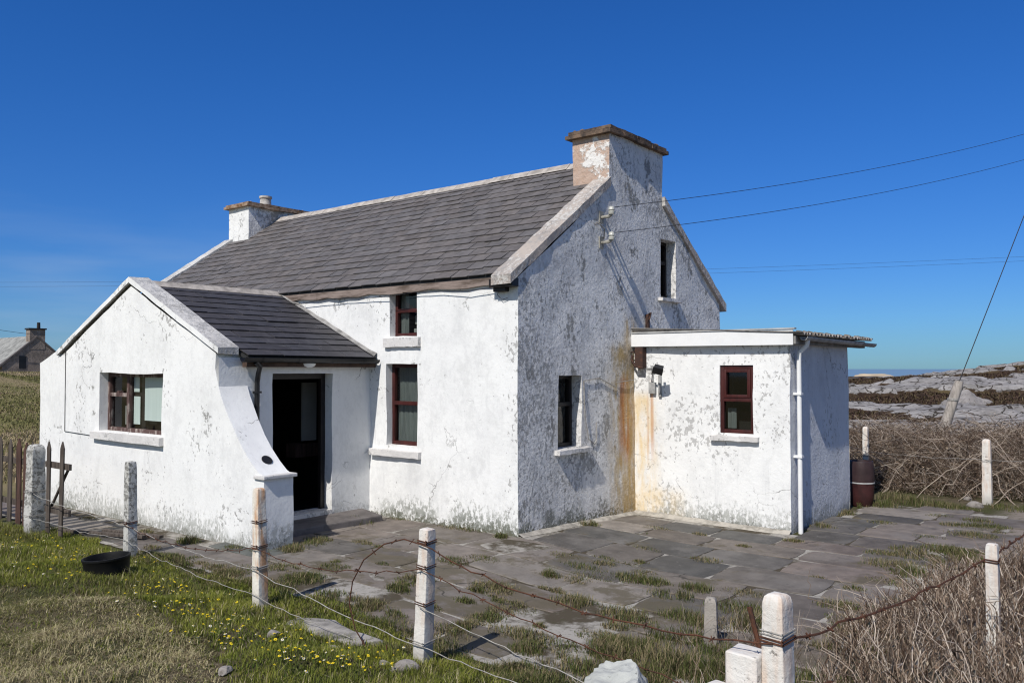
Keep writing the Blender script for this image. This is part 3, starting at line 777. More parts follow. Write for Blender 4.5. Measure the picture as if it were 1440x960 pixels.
# ---- windows of the main house
f0 = FR(0); g0 = GA(0)
wn1 = window(f0, -2.60, -1.975, 2.858, 3.60, .16, cot, M_mar, 'small maroon two light window under the eaves',
       [(3.27, -2.545, -2.03)], curtain=1, room=.9, backings=[(-2.56, -2.36, 2.86, 3.58, M_curtain, .05), (-2.33, -2.13, 2.93, 2.99, M_inpale, .12), (-2.28, -2.16, 3.06, 3.2, M_inpale, .1)])
sill(f0, -2.70, -1.90, 2.69, 2.845, .055, wn1)
wn2 = window(f0, -2.676, -1.967, 1.142, 2.418, .17, cot, M_mar, 'tall maroon window beside the porch with net curtain',
       [(1.80, -2.621, -2.022)], room=.9, backings=[(-2.64, -2.0, 1.80, 2.40, M_curtain, .10), (-2.64, -2.0, 1.15, 1.80, M_curtain, .07)])
sill(f0, -2.98, -1.87, .965, 1.075, .085, wn2)
wn3 = window(g0, .986, 1.612, 1.149, 2.244, .22, cot, M_door, 'deep set lower window of the gable', [(1.8, 1.04, 1.557)])
sill(g0, .90, 1.80, 1.065, 1.14, .085, wn3)
wn4 = window(g0, 4.195, 4.757, 3.642, 4.687, .22, cot, M_door, 'narrow attic window of the gable', [(4.3, 4.25, 4.70)])
sill(g0, 4.10, 4.86, 3.565, 3.632, .09, wn4)

# ---- porch
PX, PY = -3.05, -2.75; PRX, PRZ, PSL = -5.5, 3.70, .45
pt = lambda x: PRZ - .07 - PSL * abs(x - PRX)
curve = [(-3.14, 2.36), (-3.07, 2.16), (-2.99, 1.99), (-2.89, 1.81), (-2.77, 1.63), (-2.62, 1.44), (-2.45, 1.26), (-2.28, 1.11), (-2.12, .995), (-1.99, .935)]
poly = [(-8.72, -.4), (-1.99, -.4)] + curve[::-1] + [(-3.13, pt(-3.13)), (PRX, pt(PRX)), (-7.93, pt(-7.93)), (-8.0, 2.66), (-8.72, 2.44)]
wall('wall', poly, [(-6.49, -4.53, 1.345, 2.275, .18)], FR(PY), .25, M_porch, cot)
# flared wing wall: top, end and back
vs, fs = [], []
prof = sample_loop([(-1.99, -.4)] + curve[::-1] + [(-3.13, pt(-3.13))], .16)
prof = prof[:prof.index((-3.13, pt(-3.13))) + 1]
BK = -2.30; nw = 4
for (a, b) in prof:
    for k in range(nw + 1): vs.append(tuple(wob((a, PY + (BK - PY) * k / nw, b))))
n = len(prof)
fs = [(i * (nw + 1) + k, (i + 1) * (nw + 1) + k, (i + 1) * (nw + 1) + k + 1, i * (nw + 1) + k + 1) for i in range(n - 1) for k in range(nw)]
o = len(vs)
for (a, b) in prof: vs += [tuple(wob((a, BK, b))), tuple(wob((PX - .2, BK, b)))]
fs += [(o + 2 * i, o + 2 * i + 1, o + 2 * i + 3, o + 2 * i + 2) for i in range(n - 1)]
MB().add(vs, fs).build('wing_wall', M_porch, cot, smooth=35)
m = MB(); m.box(-2.19, -1.955, PY - .035, BK + .04, .915, .965); m.build('wing_cap', M_sill, cot, bevel=.012)
m = MB(); m.lathe([(.075, 0), (.075, .012), (.055, .016), (.001, .016)], (0, 0, 0), 18)
v_ = m.build('vent_cover', M_black, cot); v_.location = (-2.30, -2.50, 1.128); v_.rotation_euler = (0, R(42), 0)
# side walls
wall('wall', [(PY, -.4), (0, -.4), (0, pt(PX) - .02), (PY, pt(PX) - .02)], [(-1.87, -.78, .17, 2.275, .2)], GA(PX), .2, M_porchside, cot)
wall('wall', [(PY, -.4), (0, -.4), (0, 2.62), (PY, 2.62)], [], lambda u, v, n: (-7.93 - n, u, v), .2, M_porch, cot, step=.5)
m = MB(); m.box(-8.72, -7.95, PY + .01, BK, -.4, 2.42); m.build('wing_wall', M_porch, cot)
m = MB(); m.tube([(-7.70, PY - .012, 2.68), (-7.69, PY - .012, 1.28), (-6.62, PY - .012, 1.25)], .006, 5); m.build('cable', M_cable, cot)  # dark tube added in place of the vertical groove in the wall
# interior of the porch, its shade put into a near-black lining
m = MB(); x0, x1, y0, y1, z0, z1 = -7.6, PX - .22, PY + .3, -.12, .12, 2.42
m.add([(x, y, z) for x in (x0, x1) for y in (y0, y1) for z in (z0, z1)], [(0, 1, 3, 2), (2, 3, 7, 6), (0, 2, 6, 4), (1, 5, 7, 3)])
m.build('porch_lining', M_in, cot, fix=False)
# door: frame, leaf standing open inwards, threshold
m = MB(); d = -.19
fnp = GA(PX)
for q in ((-1.88, -1.80, .17, 2.28), (-.86, -.77, .17, 2.28), (-1.80, -.86, 2.19, 2.28)): m.box(q[0], q[1], q[2], q[3], d - .05, d + .02, lambda a, b, c: fnp(a, b, c))
dr = m.build('door', M_door, cot, bevel=.005); dr['label'] = 'dark front door standing open in the porch'
m = MB(); m.box(PX - 1.0, PX - .24, -1.84, -1.80, .19, 2.19); m.box(PX - .92, PX - .34, -1.798, -1.78, .35, 1.0); m.box(PX - .92, PX - .34, -1.798, -1.78, 1.15, 2.05); m.build('leaf', M_door, dr)
m = MB(); m.box(PX - .93, PX - .90, -.66, -.37, 1.17, 2.12); m.build('inner_panel', M_inpale, dr)
m = MB(); m.box(PX - 1.2, PX - .95, -.75, -.3, .9, 1.12); m.build('inner_shelf', M_redwood, dr)
m = MB(); m.box(PX - .30, PX + .02, -1.87, -.78, .10, .175); m.build('threshold', M_sill, dr)
m = MB(); m.add([(PX - .02, -2.22, -.2), (-2.42, -2.20, -.2), (-2.36, -.30, -.2), (PX - .02, -.12, -.2), (PX - .02, -2.22, .11), (-2.44, -2.18, .10), (-2.38, -.34, .10), (PX - .02, -.14, .11)],
                [(0, 1, 2, 3), (4, 5, 6, 7), (0, 1, 5, 4), (1, 2, 6, 5), (2, 3, 7, 6), (3, 0, 4, 7)]); m.cc = (1, 1, 1)
m.build('doorstep', simple('step_stone', (.15, .135, .13), .4, 5, .85, .2, bump=.4), cot, bevel=.02)
# porch roof
pc, ps = math.cos(math.atan(PSL)), math.sin(math.atan(PSL)); PE = 2.62
mb = MB(); plen = PE / pc
slates(mb, (PRX + PE, -2.42, PRZ - PSL * PE), (0, 1, 0), (-pc, 0, ps), (ps, 0, pc), 2.40, plen - .03, .6, .235, (.056, .054, .060), .10, 5)
slates(mb, (PRX - PE, -.02, PRZ - PSL * PE), (0, -1, 0), (pc, 0, ps), (-ps, 0, pc), 2.40, plen - .03, .6, .235, (.056, .054, .060), .10, 6)
proof = mb.build('roof', M_slate, cot, fix=False)
u = MB(); u.prism([(PRX - PE + .02, PRZ - PSL * PE - .01), (PRX, PRZ - .012), (PRX + PE - .02, PRZ - PSL * PE - .01), (PRX + PE - .02, PRZ - PSL * PE - .05), (PRX, PRZ - .06), (PRX - PE + .02, PRZ - PSL * PE - .05)], lambda a, b, d: (a, d, b), -2.43, -.012)
u.build('roof_underlay', M_roofunder, proof)
m = MB(); y = -2.42
while y < -.06:
    e = min(y + .46, -.01)
    m.prism([(PRX - .15, PRZ - .05), (PRX - .03, PRZ + .045), (PRX + .03, PRZ + .045), (PRX + .15, PRZ - .05), (PRX, PRZ - .02)], lambda a, b, d: (a, d, b), y, e - .006); y = e
m.build('ridge', M_ridge, proof)
m = MB(); vs = []; k = 14; rr = random.Random(14)                 # mortar flashing against the house wall
for i in range(k + 1):
    x = PRX + (PE + .0) * i / k; z = PRZ - PSL * PE * i / k
    vs += [(x, -.012, z + .07 + rr.uniform(-.012, .012)), (x, -.075 + rr.uniform(-.015, .015), z + .028), (x, -.012, z + .01)]
m.add(vs, [(3 * i, 3 * i + 1, 3 * i + 4, 3 * i + 3) for i in range(k)] + [(3 * i + 1, 3 * i + 2, 3 * i + 5, 3 * i + 4) for i in range(k)])
m.build('flashing', simple('grey_flashing', (.30, .29, .28), .5, 6, .9, .15, bump=.4), proof)
# coping of the porch gable
def pcoping(xa, za, xb, zb, label):
    n = 12; vs = []; rr = random.Random(int(xb * 10))
    for i in range(n + 1):
        x = xa + (xb - xa) * i / n; z = za + (zb - za) * i / n; j = lambda: rr.uniform(-.005, .005)
        vs += [(x, PY - .045 + j(), z - .085 + j()), (x, PY - .045 + j(), z + j()), (x, -2.47, z + .012 + j()), (x, -2.47, z - .10)]
    fs = [(4 * i + a, 4 * i + (a + 1) % 4, 4 * i + 4 + (a + 1) % 4, 4 * i + 4 + a) for i in range(n) for a in range(4)] + [(0, 1, 2, 3), (4 * n, 4 * n + 3, 4 * n + 2, 4 * n + 1)]
    o = MB().add(vs, fs).build('coping', [M_coping, M_porch], cot, smooth=30)
    for i, p in enumerate(o.data.polygons):
        if i < 4 * n and i % 4 == 0: p.material_index = 1
pcoping(PRX, 3.775, -3.02, 2.64, ''); pcoping(PRX, 3.775, -7.98, 2.665, '')
# eaves timber and gutter of the porch
ez = PRZ - PSL * PE
m = MB(); m.box(PRX + PE - .15, PRX + PE - .03, -2.40, -.01, ez - .15, ez - .055); m.box(PX - .1, PRX + PE - .14, -2.40, -.01, ez - .09, ez - .06)
m.build('eaves_board', simple('dark_timber', (.10, .065, .05), .5, 5, .85, .2, bump=.4), cot)
def gutter(p0, p1, r, mat, name='gutter', brackets=4):
    p0, p1 = Vector(p0), Vector(p1); d = (p1 - p0).normalized(); s = d.cross(Vector((0, 0, 1))).normalized()
    m = MB(); n = 10; vs = []
    for p in (p0, p1):
        for rad in (r, r * .88):
            for i in range(n + 1):
                t = math.pi * i / n; vs.append(p + s * (rad * math.cos(t)) - Vector((0, 0, 1)) * (rad * math.sin(t)))
    k = n + 1
    fs = [(i, i + 1, 2 * k + i + 1, 2 * k + i) for i in range(n)] + [(k + i, 3 * k + i, 3 * k + i + 1, k + i + 1) for i in range(n)]
    fs += [(0, 2 * k, 3 * k, k), (n, k + n, 3 * k + n, 2 * k + n)] + [(i, k + i, k + i + 1, i + 1) for i in range(n)] + [(2 * k + i, 2 * k + i + 1, 3 * k + i + 1, 3 * k + i) for i in range(n)]
    m.add(vs, fs)
    for b in range(brackets):
        q = p0 + (p1 - p0) * ((b + .5) / brackets); ring = []
        for off in (-.018, .018):
            for i in range(n + 1):
                t = math.pi * i / n; ring.append(q + d * off + s * (r * 1.1 * math.cos(t)) - Vector((0, 0, 1)) * (r * 1.1 * math.sin(t)))
        m.add(ring, [(i, i + 1, k + i + 1, k + i) for i in range(n)])
    return m.build(name, mat, cot, smooth=40)
gutter((PRX + PE + .03, -2.52, ez - .02), (PRX + PE + .03, -.03, ez - .03), .065, M_black)
m = MB(); m.tube([(PRX + PE + .02, -2.30, ez - .08), (PRX + PE + .01, -2.22, ez - .14), (PX + .08, -2.18, ez - .24), (PX + .055, -2.18, ez - .36), (PX + .055, -2.18, .9), (PX + .055, -2.18, .05)], .036, 12)
for z in (2.0, 1.3): m.box(PX - .01, PX + .1, -2.225, -2.135, z, z + .03)
m.build('downpipe', M_black, cot, smooth=50)
m = MB(); m.lathe([(.001, .07), (.05, .062), (.085, .035), (.095, 0)], (0, 0, 0), 18)
lt = m.build('porch_light', M_uwhite, cot, smooth=50); lt.location = (PX + .10, -1.33, ez - .095); lt.rotation_euler = (R(180), 0, 0); lt.scale = (.8, 1.5, 1)
# porch window
wp = window(FR(PY), -6.49, -4.53, 1.345, 2.275, .18, cot, M_brown, 'wide front window of the porch with peeling brown casement',
    [(1.93, -6.435, -5.86)], [(-5.825, 1.40, 2.22), (-6.14, 1.93, 1.99)], .06, room=0,
    backings=[(-5.77, -5.60, 1.98, 2.22, M_backing, .03), (-5.77, -5.57, 1.47, 1.91, M_backing, .03), (-5.43, -4.70, 1.54, 2.22, M_backing, .03), (-6.10, -6.00, 1.45, 1.75, M_inpale, .06)])
m = MB(); fp = FR(PY); m.box(-5.56, -5.44, 1.36, 2.26, -.26, -.23, lambda a, b, c: fp(a, b, c)); m.box(-5.8, -5.56, 1.92, 1.97, -.26, -.23, lambda a, b, c: fp(a, b, c)); m.build('inner_post', M_door, wp)
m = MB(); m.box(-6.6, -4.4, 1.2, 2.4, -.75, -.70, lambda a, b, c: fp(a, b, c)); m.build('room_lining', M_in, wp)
sill(FR(PY), -6.64, -4.47, 1.215, 1.34, .075, wp, .2)

# ---- annex
AX, AY, AY1 = 2.68, 3.25, 6.1
wall('wall', [(0, -.4), (AX, -.4), (AX, 2.74), (0, 2.86)], [(1.547, 2.101, 1.335, 2.395, .06)], FR(AY), .1, M_annex, cot)
wall('wall', [(AY, -.4), (AY1, -.4), (AY1, 2.74), (AY, 2.74)], [], GA(AX), .1, M_annexshade, cot)
wall('wall', [(0, -.4), (AX, -.4), (AX, 2.74), (0, 2.86)], [], lambda u, v, n: (u, AY1 + n, v), .1, M_annex, cot, step=.5)
fa = FR(AY)
wa = window(fa, 1.547, 2.101, 1.335, 2.395, .06, cot, M_mar, 'maroon window of the annex with top hung light', [(1.86, 1.60, 2.05)], sash_top=True, room=.7,
            backings=[(1.60, 1.74, 1.40, 1.72, M_curtain, .12)])
sill(fa, 1.40, 2.19, 1.215, 1.30, .075, wa)
m = MB(); m.add([(-.0, AY - .12, 2.72), (AX + .09, AY - .12, 2.705), (AX + .09, AY - .12, 2.935), (-.0, AY - .12, 2.935), (0, AY - .10, 2.72), (AX + .09, AY - .10, 2.705), (AX + .09, AY - .10, 2.935), (0, AY - .10, 2.935)],
             [(0, 1, 2, 3), (7, 6, 5, 4), (0, 4, 5, 1), (1, 5, 6, 2), (2, 6, 7, 3), (3, 7, 4, 0)])
m.build('fascia', M_uwhite, cot)
m = MB(); m.box(0.01, AX + .0, AY - .10, AY + .01, 2.715, 2.745); m.build('soffit', simple('grey_soffit', (.40, .40, .39), .3, 5), cot)
# corrugated roof falling gently to the east
vs, fs = [], []; ny_ = 150; nx_ = 8; ya, yb = AY - .14, 6.78
for th in (0, .014):
    for j in range(ny_ + 1):
        y = ya + (yb - ya) * j / ny_
        for i in range(nx_ + 1):
            x = .01 + (AX + .24 - .01) * i / nx_; droop = .010 * noise.noise(Vector((x * 2, y * 2, 5))) * (i / nx_)
            vs.append((x + (.03 * noise.noise(Vector((y * 3, 2, 2))) if i == nx_ else 0), y, 3.02 - .048 * x + .022 * math.sin(y * 2 * math.pi / .146) + droop - th))
k = (ny_ + 1) * (nx_ + 1)
for t in (0, 1):
    fs += [(t * k + j * (nx_ + 1) + i, t * k + j * (nx_ + 1) + i + 1, t * k + (j + 1) * (nx_ + 1) + i + 1, t * k + (j + 1) * (nx_ + 1) + i) for j in range(ny_) for i in range(nx_)]
fs += [(j * (nx_ + 1) + nx_, (j + 1) * (nx_ + 1) + nx_, k + (j + 1) * (nx_ + 1) + nx_, k + j * (nx_ + 1) + nx_) for j in range(ny_)]
fs += [(i, i + 1, k + i + 1, k + i) for i in range(nx_)]
ar = MB().add(vs, fs).build('roof', simple('corrugated_sheet', (.33, .31, .29), .6, 6, .92, .15, bump=.4, col2=(.12, .11, .10)), cot, smooth=60)
ar['label'] = 'low corrugated roof of the annex'
m = MB(); m.box(.01, AX + .12, AY - .135, AY - .05, 2.94, 2.962); m.build('roof_trim', simple('grey_trim', (.48, .48, .47), .3, 4, .7, .3), ar)
m = MB(); m.box(AX + .02, AX + .12, AY - .09, 6.72, 2.72, 2.84); m.build('fascia', simple('grey_board', (.28, .27, .26), .5, 5, .9, .2, bump=.4), cot)
rr = random.Random(3); vs = []; kk = 150                     # debris and moss caught along the eaves, one ragged strip
for i in range(kk + 1):
    y = AY - .1 + 3.58 * i / kk; hgt_ = .012 + .05 * max(0, nz((y * 7, 3, 3)) + .25) + .03 * max(0, nz((y * 19, 1, 3))); x = AX + .17 + .03 * nz((y * 5, 7, 3))
    vs += [(x - .08, y, 2.87), (x - .03, y, 2.885 + hgt_), (x + .03, y, 2.88 + hgt_ * .8), (x + .075, y, 2.85)]
MB().add(vs, [(4 * i + a, 4 * i + a + 1, 4 * i + 4 + a + 1, 4 * i + 4 + a) for i in range(kk) for a in range(3)]).build('roof_moss', simple('eaves_debris', (.24, .20, .15), .6, 12, .95, .1, bump=.5, col2=(.07, .06, .05)), ar)
gutter((AX + .215, AY - .02, 2.83), (AX + .215, 6.92, 2.80), .062, M_gutgrey, brackets=7)
m = MB(); m.tube([(AX + .21, 3.42, 2.78), (AX + .20, 3.42, 2.70), (AX + .09, 3.42, 2.60), (AX + .075, 3.42, 2.5), (AX + .075, 3.42, -.16)], .036, 14)
for z in (1.95, 1.0): m.box(AX - .01, AX + .12, 3.372, 3.468, z, z + .035)
m.build('downpipe', M_uwhite, cot, smooth=50)
# mortar fillet along the annex foot
m = MB(); vs = []; kk = 30
for i in range(kk + 1):
    x = AX * i / kk; z = gzf(x, AY - .1); vs += [(x, AY - .02, z + .055 + .012 * nz((x * 3, 1, 1))), (x, AY - .13 - .02 * nz((x * 2, 5, 1)), z + .004)]
m.add(vs, [(2 * i, 2 * i + 1, 2 * i + 3, 2 * i + 2) for i in range(kk)])
vs = []
for i in range(kk + 1):
    y = AY * i / kk; z = gzf(.06, y); vs += [(.0, y, z + .05 + .015 * nz((y * 3, 1, 1))), (.10 + .04 * nz((y * 2, 5, 1)), y, z + .004)]
m.add(vs, [(2 * i, 2 * i + 1, 2 * i + 3, 2 * i + 2) for i in range(kk)])
m.build('plinth_fillet', simple('pale_mortar', (.42, .39, .34), .5, 6, .95, .1, bump=.4), cot)

# ---- fittings on the gable and annex
def insulator(y, z):
    m = MB(); m.tube([(-.02, y, z - .05), (.15, y, z - .05), (.19, y, z - .03), (.20, y, z + .05)], .026, 8); m.box(-.01, .014, y - .06, y + .06, z - .14, z + .05); m.tube([(.01, y + .10, z - .02), (.13, y + .08, z - .02)], .02, 7)
    b = m.build('insulator_bracket', simple('pale_metal', (.36, .345, .30), .5, 14, .6, .4), cot, smooth=40)
    q = MB(); q.lathe([(.001, -.02), (.048, -.02), (.055, .02), (.036, .035), (.052, .05), (.045, .095), (.02, .11), (.001, .11)], (.20, y, z + .0), 16)
    q.build('insulator', simple('porcelain', (.50, .50, .45), .2, 8, .3, .5), b, smooth=50)
insulator(2.19, 4.84); insulator(2.19, 4.43)
m = MB(); m.tube([(.03, 2.0, 4.68), (.05, 2.08, 4.66), (.05, 2.22, 4.60), (.02, 2.25, 4.45)], .012, 6); m.build('cable', M_wire, cot)
m = MB(); m.tube([(.012, 1.66, 2.16), (.016, 2.1, 2.20), (.014, 2.5, 2.08), (.012, 2.62, 2.05)], .008, 5); m.tube([(.012, 1.66, 2.16), (.02, 1.68, 1.6), (.02, 1.78, 1.25), (.015, 1.95, 1.16), (.013, 2.02, 1.22), (.013, 2.02, 1.5)], .008, 5)
m.tube([(.012, 2.62, 2.12), (.012, 3.2, 2.16)], .007, 5)
m.build('cable', M_wire, cot)
m = MB(); m.box(.0, .06, 3.62, 3.68, 3.05, 3.30); m.tube([(.03, 3.65, 3.28), (.10, 3.64, 3.32), (.09, 3.60, 3.2)], .018, 7); m.build('iron_bracket', M_iron, cot, bevel=.01)
m = MB(); m.box(.085, .235, AY - .15, AY + .005, 2.37, 2.71); m.build('meter_box', M_iron, cot, bevel=.008)['label'] = 'rusty box in the corner under the annex fascia'
m = MB(); m.tube([(-.02, AY - .1, 2.60), (.03, AY - .14, 2.48), (.10, AY - .15, 2.38), (.24, AY - .14, 2.36)], .02, 7); m.tube([(-.02, AY - .12, 2.55), (.06, AY - .12, 2.56)], .012, 6); m.tube([(.0, AY - .14, 2.63), (.08, AY - .14, 2.63)], .012, 6)
m.build('conduit', M_iron, cot, smooth=50)
# floodlight on an arm
m = MB(); m.tube([(.36, AY, 2.33), (.36, AY - .22, 2.34), (.40, AY - .26, 2.345), (.58, AY - .30, 2.35)], .014, 7); m.box(.32, .40, AY - .02, AY + .005, 2.26, 2.40); m.tube([(.36, AY - .02, 2.33), (.36, AY - .03, 2.02)], .012, 6)
fl = m.build('floodlight_arm', M_gutgrey, cot, smooth=40)
m = MB(); m.box(-.075, .075, -.05, .05, -.055, .055); m.box(-.085, .085, -.065, -.05, -.065, .065); m.box(-.02, .02, .05, .09, -.02, .02)
q = m.build('floodlight', M_black, fl, bevel=.008); q.location = (.63, AY - .33, 2.34); q.rotation_euler = (R(35), R(15), R(25))
m = MB(); m.box(.30, .42, AY - .07, AY + .004, 1.93, 2.12); m.box(.47, .52, AY - .05, AY + .004, 1.88, 2.24); m.build('junction_box', M_gutgrey, cot, bevel=.006)

# ------------------------------------------------------------------ fences
posts = {}
def post(x, y, h, a, mat, label, lean=(0, 0), top='dome', rz=0, ties=(), group='concrete fence posts'):
    z = gzf(x, y) - .03; r = empty('fence_post', (x, y, z), rz); r.rotation_euler = (lean[0], lean[1], rz)
    tag(r, label, 'post', group)
    vs = []; rr = random.Random(int(x * 100 + y * 10)); prof = []
    n = 16
    lev = [(-.3, 1)] + [(h * i / 12, 1 - .18 * i / 12) for i in range(0, 12)] + ([(h - a * .35, .82), (h - a * .12, .70), (h - a * .03, .5), (h, .18)] if top == 'dome' else [(h - .03, .81), (h - .008, .75), (h, .5)])
    for zz, s in lev:
        for k in range(n):
            t = 2 * math.pi * (k + .5) / n; e = .10
            cx, cy = math.cos(t), math.sin(t)
            px_ = math.copysign(abs(cx) ** e, cx); py_ = math.copysign(abs(cy) ** e, cy)
            q = 1 + .07 * nz((px_ * 2 + x, py_ * 2 + y, zz * 5)) + .05 * nz((px_ * 5 + x, py_ * 5 + y, zz * 14))
            vs.append((px_ * a / 2 * s * q, py_ * a / 2 * s * q, zz))
    L_ = len(lev)
    fs = [(i * n + k, i * n + (k + 1) % n, (i + 1) * n + (k + 1) % n, (i + 1) * n + k) for i in range(L_ - 1) for k in range(n)] + [tuple((L_ - 1) * n + k for k in range(n))]
    MB().add(vs, fs).build('shaft', mat, r, smooth=50)
    for (tz, tm, rad) in ties:
        q = a / 2 * (1 - .18 * tz / h) + .004; m = MB()
        for w_ in range(2):
            dz = w_ * .018
            m.tube([(q, -q, tz + dz), (q, q, tz + .01 + dz), (-q, q, tz - .008 + dz), (-q, -q, tz + .004 + dz), (q, -q, tz + dz), (q + .01, -q - .03, tz + dz + .02)], rad, 5)
        m.build('wire_tie', tm, r)
    posts[label] = r
    return r
p_gate = post(-5.55, -4.08, 1.30, .22, M_postgrey, 'broad grey and white gate post between the picket gate and pickets', rz=R(4), ties=[(.62, M_wire, .004), (.28, M_wire, .004)])
p_a = post(-3.02, -3.98, 1.22, .13, M_postgrey, 'slim grey lichened post standing before the porch front', lean=(0, R(-1)), top='flat', ties=[(.45, M_rust, .005)])
p_b = post(.16, -4.30, 1.20, .115, M_postrust, 'white post with broad orange rust stains before the porch wing', lean=(R(0), R(-2)), top='flat', ties=[(.42, M_wire, .005), (.62, M_rust, .004), (.86, M_rust, .004)])
p_c = post(2.34, -4.26, 1.12, .122, M_post, 'tapered white post at the paving edge with rusty wire loop on top', lean=(0, R(2.5)), top='flat', ties=[(1.0, M_rust, .006), (.80, M_rust, .004), (.50, M_rust, .004), (.18, M_wire, .004)])
p_d = post(5.42, -4.52, 1.13, .155, M_post, 'thick round topped white corner post above the low white wall', rz=R(-8), ties=[(.86, M_rust, .006), (.47, M_rust, .006), (.90, M_wire, .004)])
p_e = post(6.02, -1.35, 1.07, .105, M_post, 'white post half buried in the dead brown scrub', top='flat', ties=[(.92, M_rust, .006)])
p_f = post(4.50, 8.2, 1.22, .16, M_post, 'tall white post in front of the bramble hedge', ties=[(.8, M_wire, .004)])
p_g = post(2.16, 9.0, 1.30, .12, M_post, 'thin pale post behind the barrel', ties=[(.7, M_wire, .004)])
p_h = post(3.92, -2.20, .46, .125, M_postold, 'short stub of bare brown concrete standing in the paving weeds', rz=R(20))

def wire(name, pts, r, mat, label, barbs=False, group=None, cat='wire', kink=.012, seed=1):
    P = []; rr = random.Random(seed)
    for a, b, sag in pts:
        a, b = Vector(a), Vector(b); n = max(6, int((b - a).length / .12))
        for i in range(n):
            t = i / n; q = a.lerp(b, t); q.z -= sag * 4 * t * (1 - t)
            P.append(q + Vector((rr.uniform(-1, 1), rr.uniform(-1, 1), rr.uniform(-1, 1))) * (kink if i else 0))
    P.append(Vector(pts[-1][1]))
    c0 = P[0].copy()
    m = MB(); m.tube([p - c0 for p in P], r, 5)
    if barbs:
        acc = 0
        for i in range(1, len(P)):
            acc += (P[i] - P[i - 1]).length
            if acc > .15:
                acc = 0; q = P[i] - c0
                for k in range(3):
                    d = Vector((rr.uniform(-1, 1), rr.uniform(-1, 1), rr.uniform(-1, 1))).normalized() * .022
                    m.tube([q - d, q + d], r * .75, 4)
    o = m.build(name, mat, None, loc=c0); tag(o, label, cat, group); return o
def on(p, h, off=(0, -.08)):
    q = p.location; return (q.x + off[0] + math.sin(p.rotation_euler[1]) * h, q.y + off[1], q.z + h)
WG = 'wires strung along the fence'
wire('fence_wire', [(on(p_gate, .62), on(p_a, .44), .03), (on(p_a, .44), on(p_b, .42), .04), (on(p_b, .42), on(p_c, .18), .02), (on(p_c, .18), (4.4, -4.35, .02), .02)], .0042, M_wire, 'bright plain wire slanting low across the rust stained and tapered posts', seed=2, group=WG)
wire('fence_wire', [(on(p_gate, .28), on(p_a, .26), .03), (on(p_a, .26), on(p_b, .18), .05), (on(p_b, .18), (1.6, -4.4, .03), .02)], .0034, M_wire, 'lowest slack wire over the flowery grass near the black tub', seed=3, group=WG)
wire('fence_wire', [(on(p_a, .45), on(p_b, .62), .12), (on(p_b, .62), on(p_c, .80), .10), (on(p_c, .80), on(p_d, .47), .06)], .0042, M_rust, 'rusty middle wire from the slim grey post past the tapered post', True, seed=4, group=WG)
wire('fence_wire', [(on(p_c, 1.0), on(p_d, .86), .14)], .0055, M_rust, 'rusty barbed top wire between the tapered post and the thick corner post', True, seed=5, group=WG)
wire('fence_wire', [(on(p_c, .50), on(p_d, .25), .05)], .004, M_wire, 'pale slack wire across the flagstones below the barbed wire', seed=6, group=WG)
wire('fence_wire', [(on(p_d, .86, (.05, .05)), on(p_e, .92, (-.06, 0)), .05), (on(p_e, .92, (-.06, 0)), (6.6, 3.6, 1.05), .03)], .0075, M_rust, 'thick rusty barbed wire rising over the dead scrub', True, seed=7, group=WG, kink=.016)
wire('fence_wire', [(on(p_g, .8), on(p_f, .85), .03), (on(p_f, .85), (8.5, 7.4, .85), .03)], .004, M_wire, 'thin wire along the front of the bramble hedge', seed=8, group=WG)
# loop of rusty wire springing from the tapered post
a = Vector(on(p_c, 1.0)); RTV = Vector((.95, .0, 0))
lp = [(0, 0, 0), (-.22, .03, .01), (-.45, .02, -.06), (-.68, 0, -.22), (-.80, -.02, -.42), (-.83, -.03, -.62), (-.75, -.03, -.82), (-.55, -.03, -1.0), (-.42, -.02, -1.03), (-.38, 0, -.95), (-.42, .02, -.88)]
fine = []
for i in range(len(lp) - 1):
    for k in range(4): fine.append(tuple(np.array(lp[i]) * (1 - k / 4) + np.array(lp[i + 1]) * k / 4))
m = MB(); m.tube(fine, .006, 5); rr = random.Random(5)
for i in range(2, len(fine), 4):
    d = Vector((rr.uniform(-1, 1), rr.uniform(-1, 1), rr.uniform(-1, 1))).normalized() * .03; m.tube([Vector(fine[i]) - d, Vector(fine[i]) + d], .005, 4)
o = m.build('wire_loop', M_rust, None, loc=a); tag(o, 'loose arc of rusty barbed wire hanging from the tapered post', 'wire')
# tangle on the corner post
m = MB(); rr = random.Random(8)
for k in range(9):
    P = [(rr.uniform(-.12, .55), rr.uniform(-.12, .12), rr.uniform(-.12, .12))]
    for i in range(7): P.append(tuple(np.array(P[-1]) + np.array([rr.uniform(-.12, .12), rr.uniform(-.07, .07), rr.uniform(-.06, .06)])))
    m.tube(P, .0045, 4)
o = m.build('wire_tangle', M_rust, None, loc=(5.36, -4.60, .42)); tag(o, 'tangle of rusty wire wound at the foot of the thick corner post', 'wire')
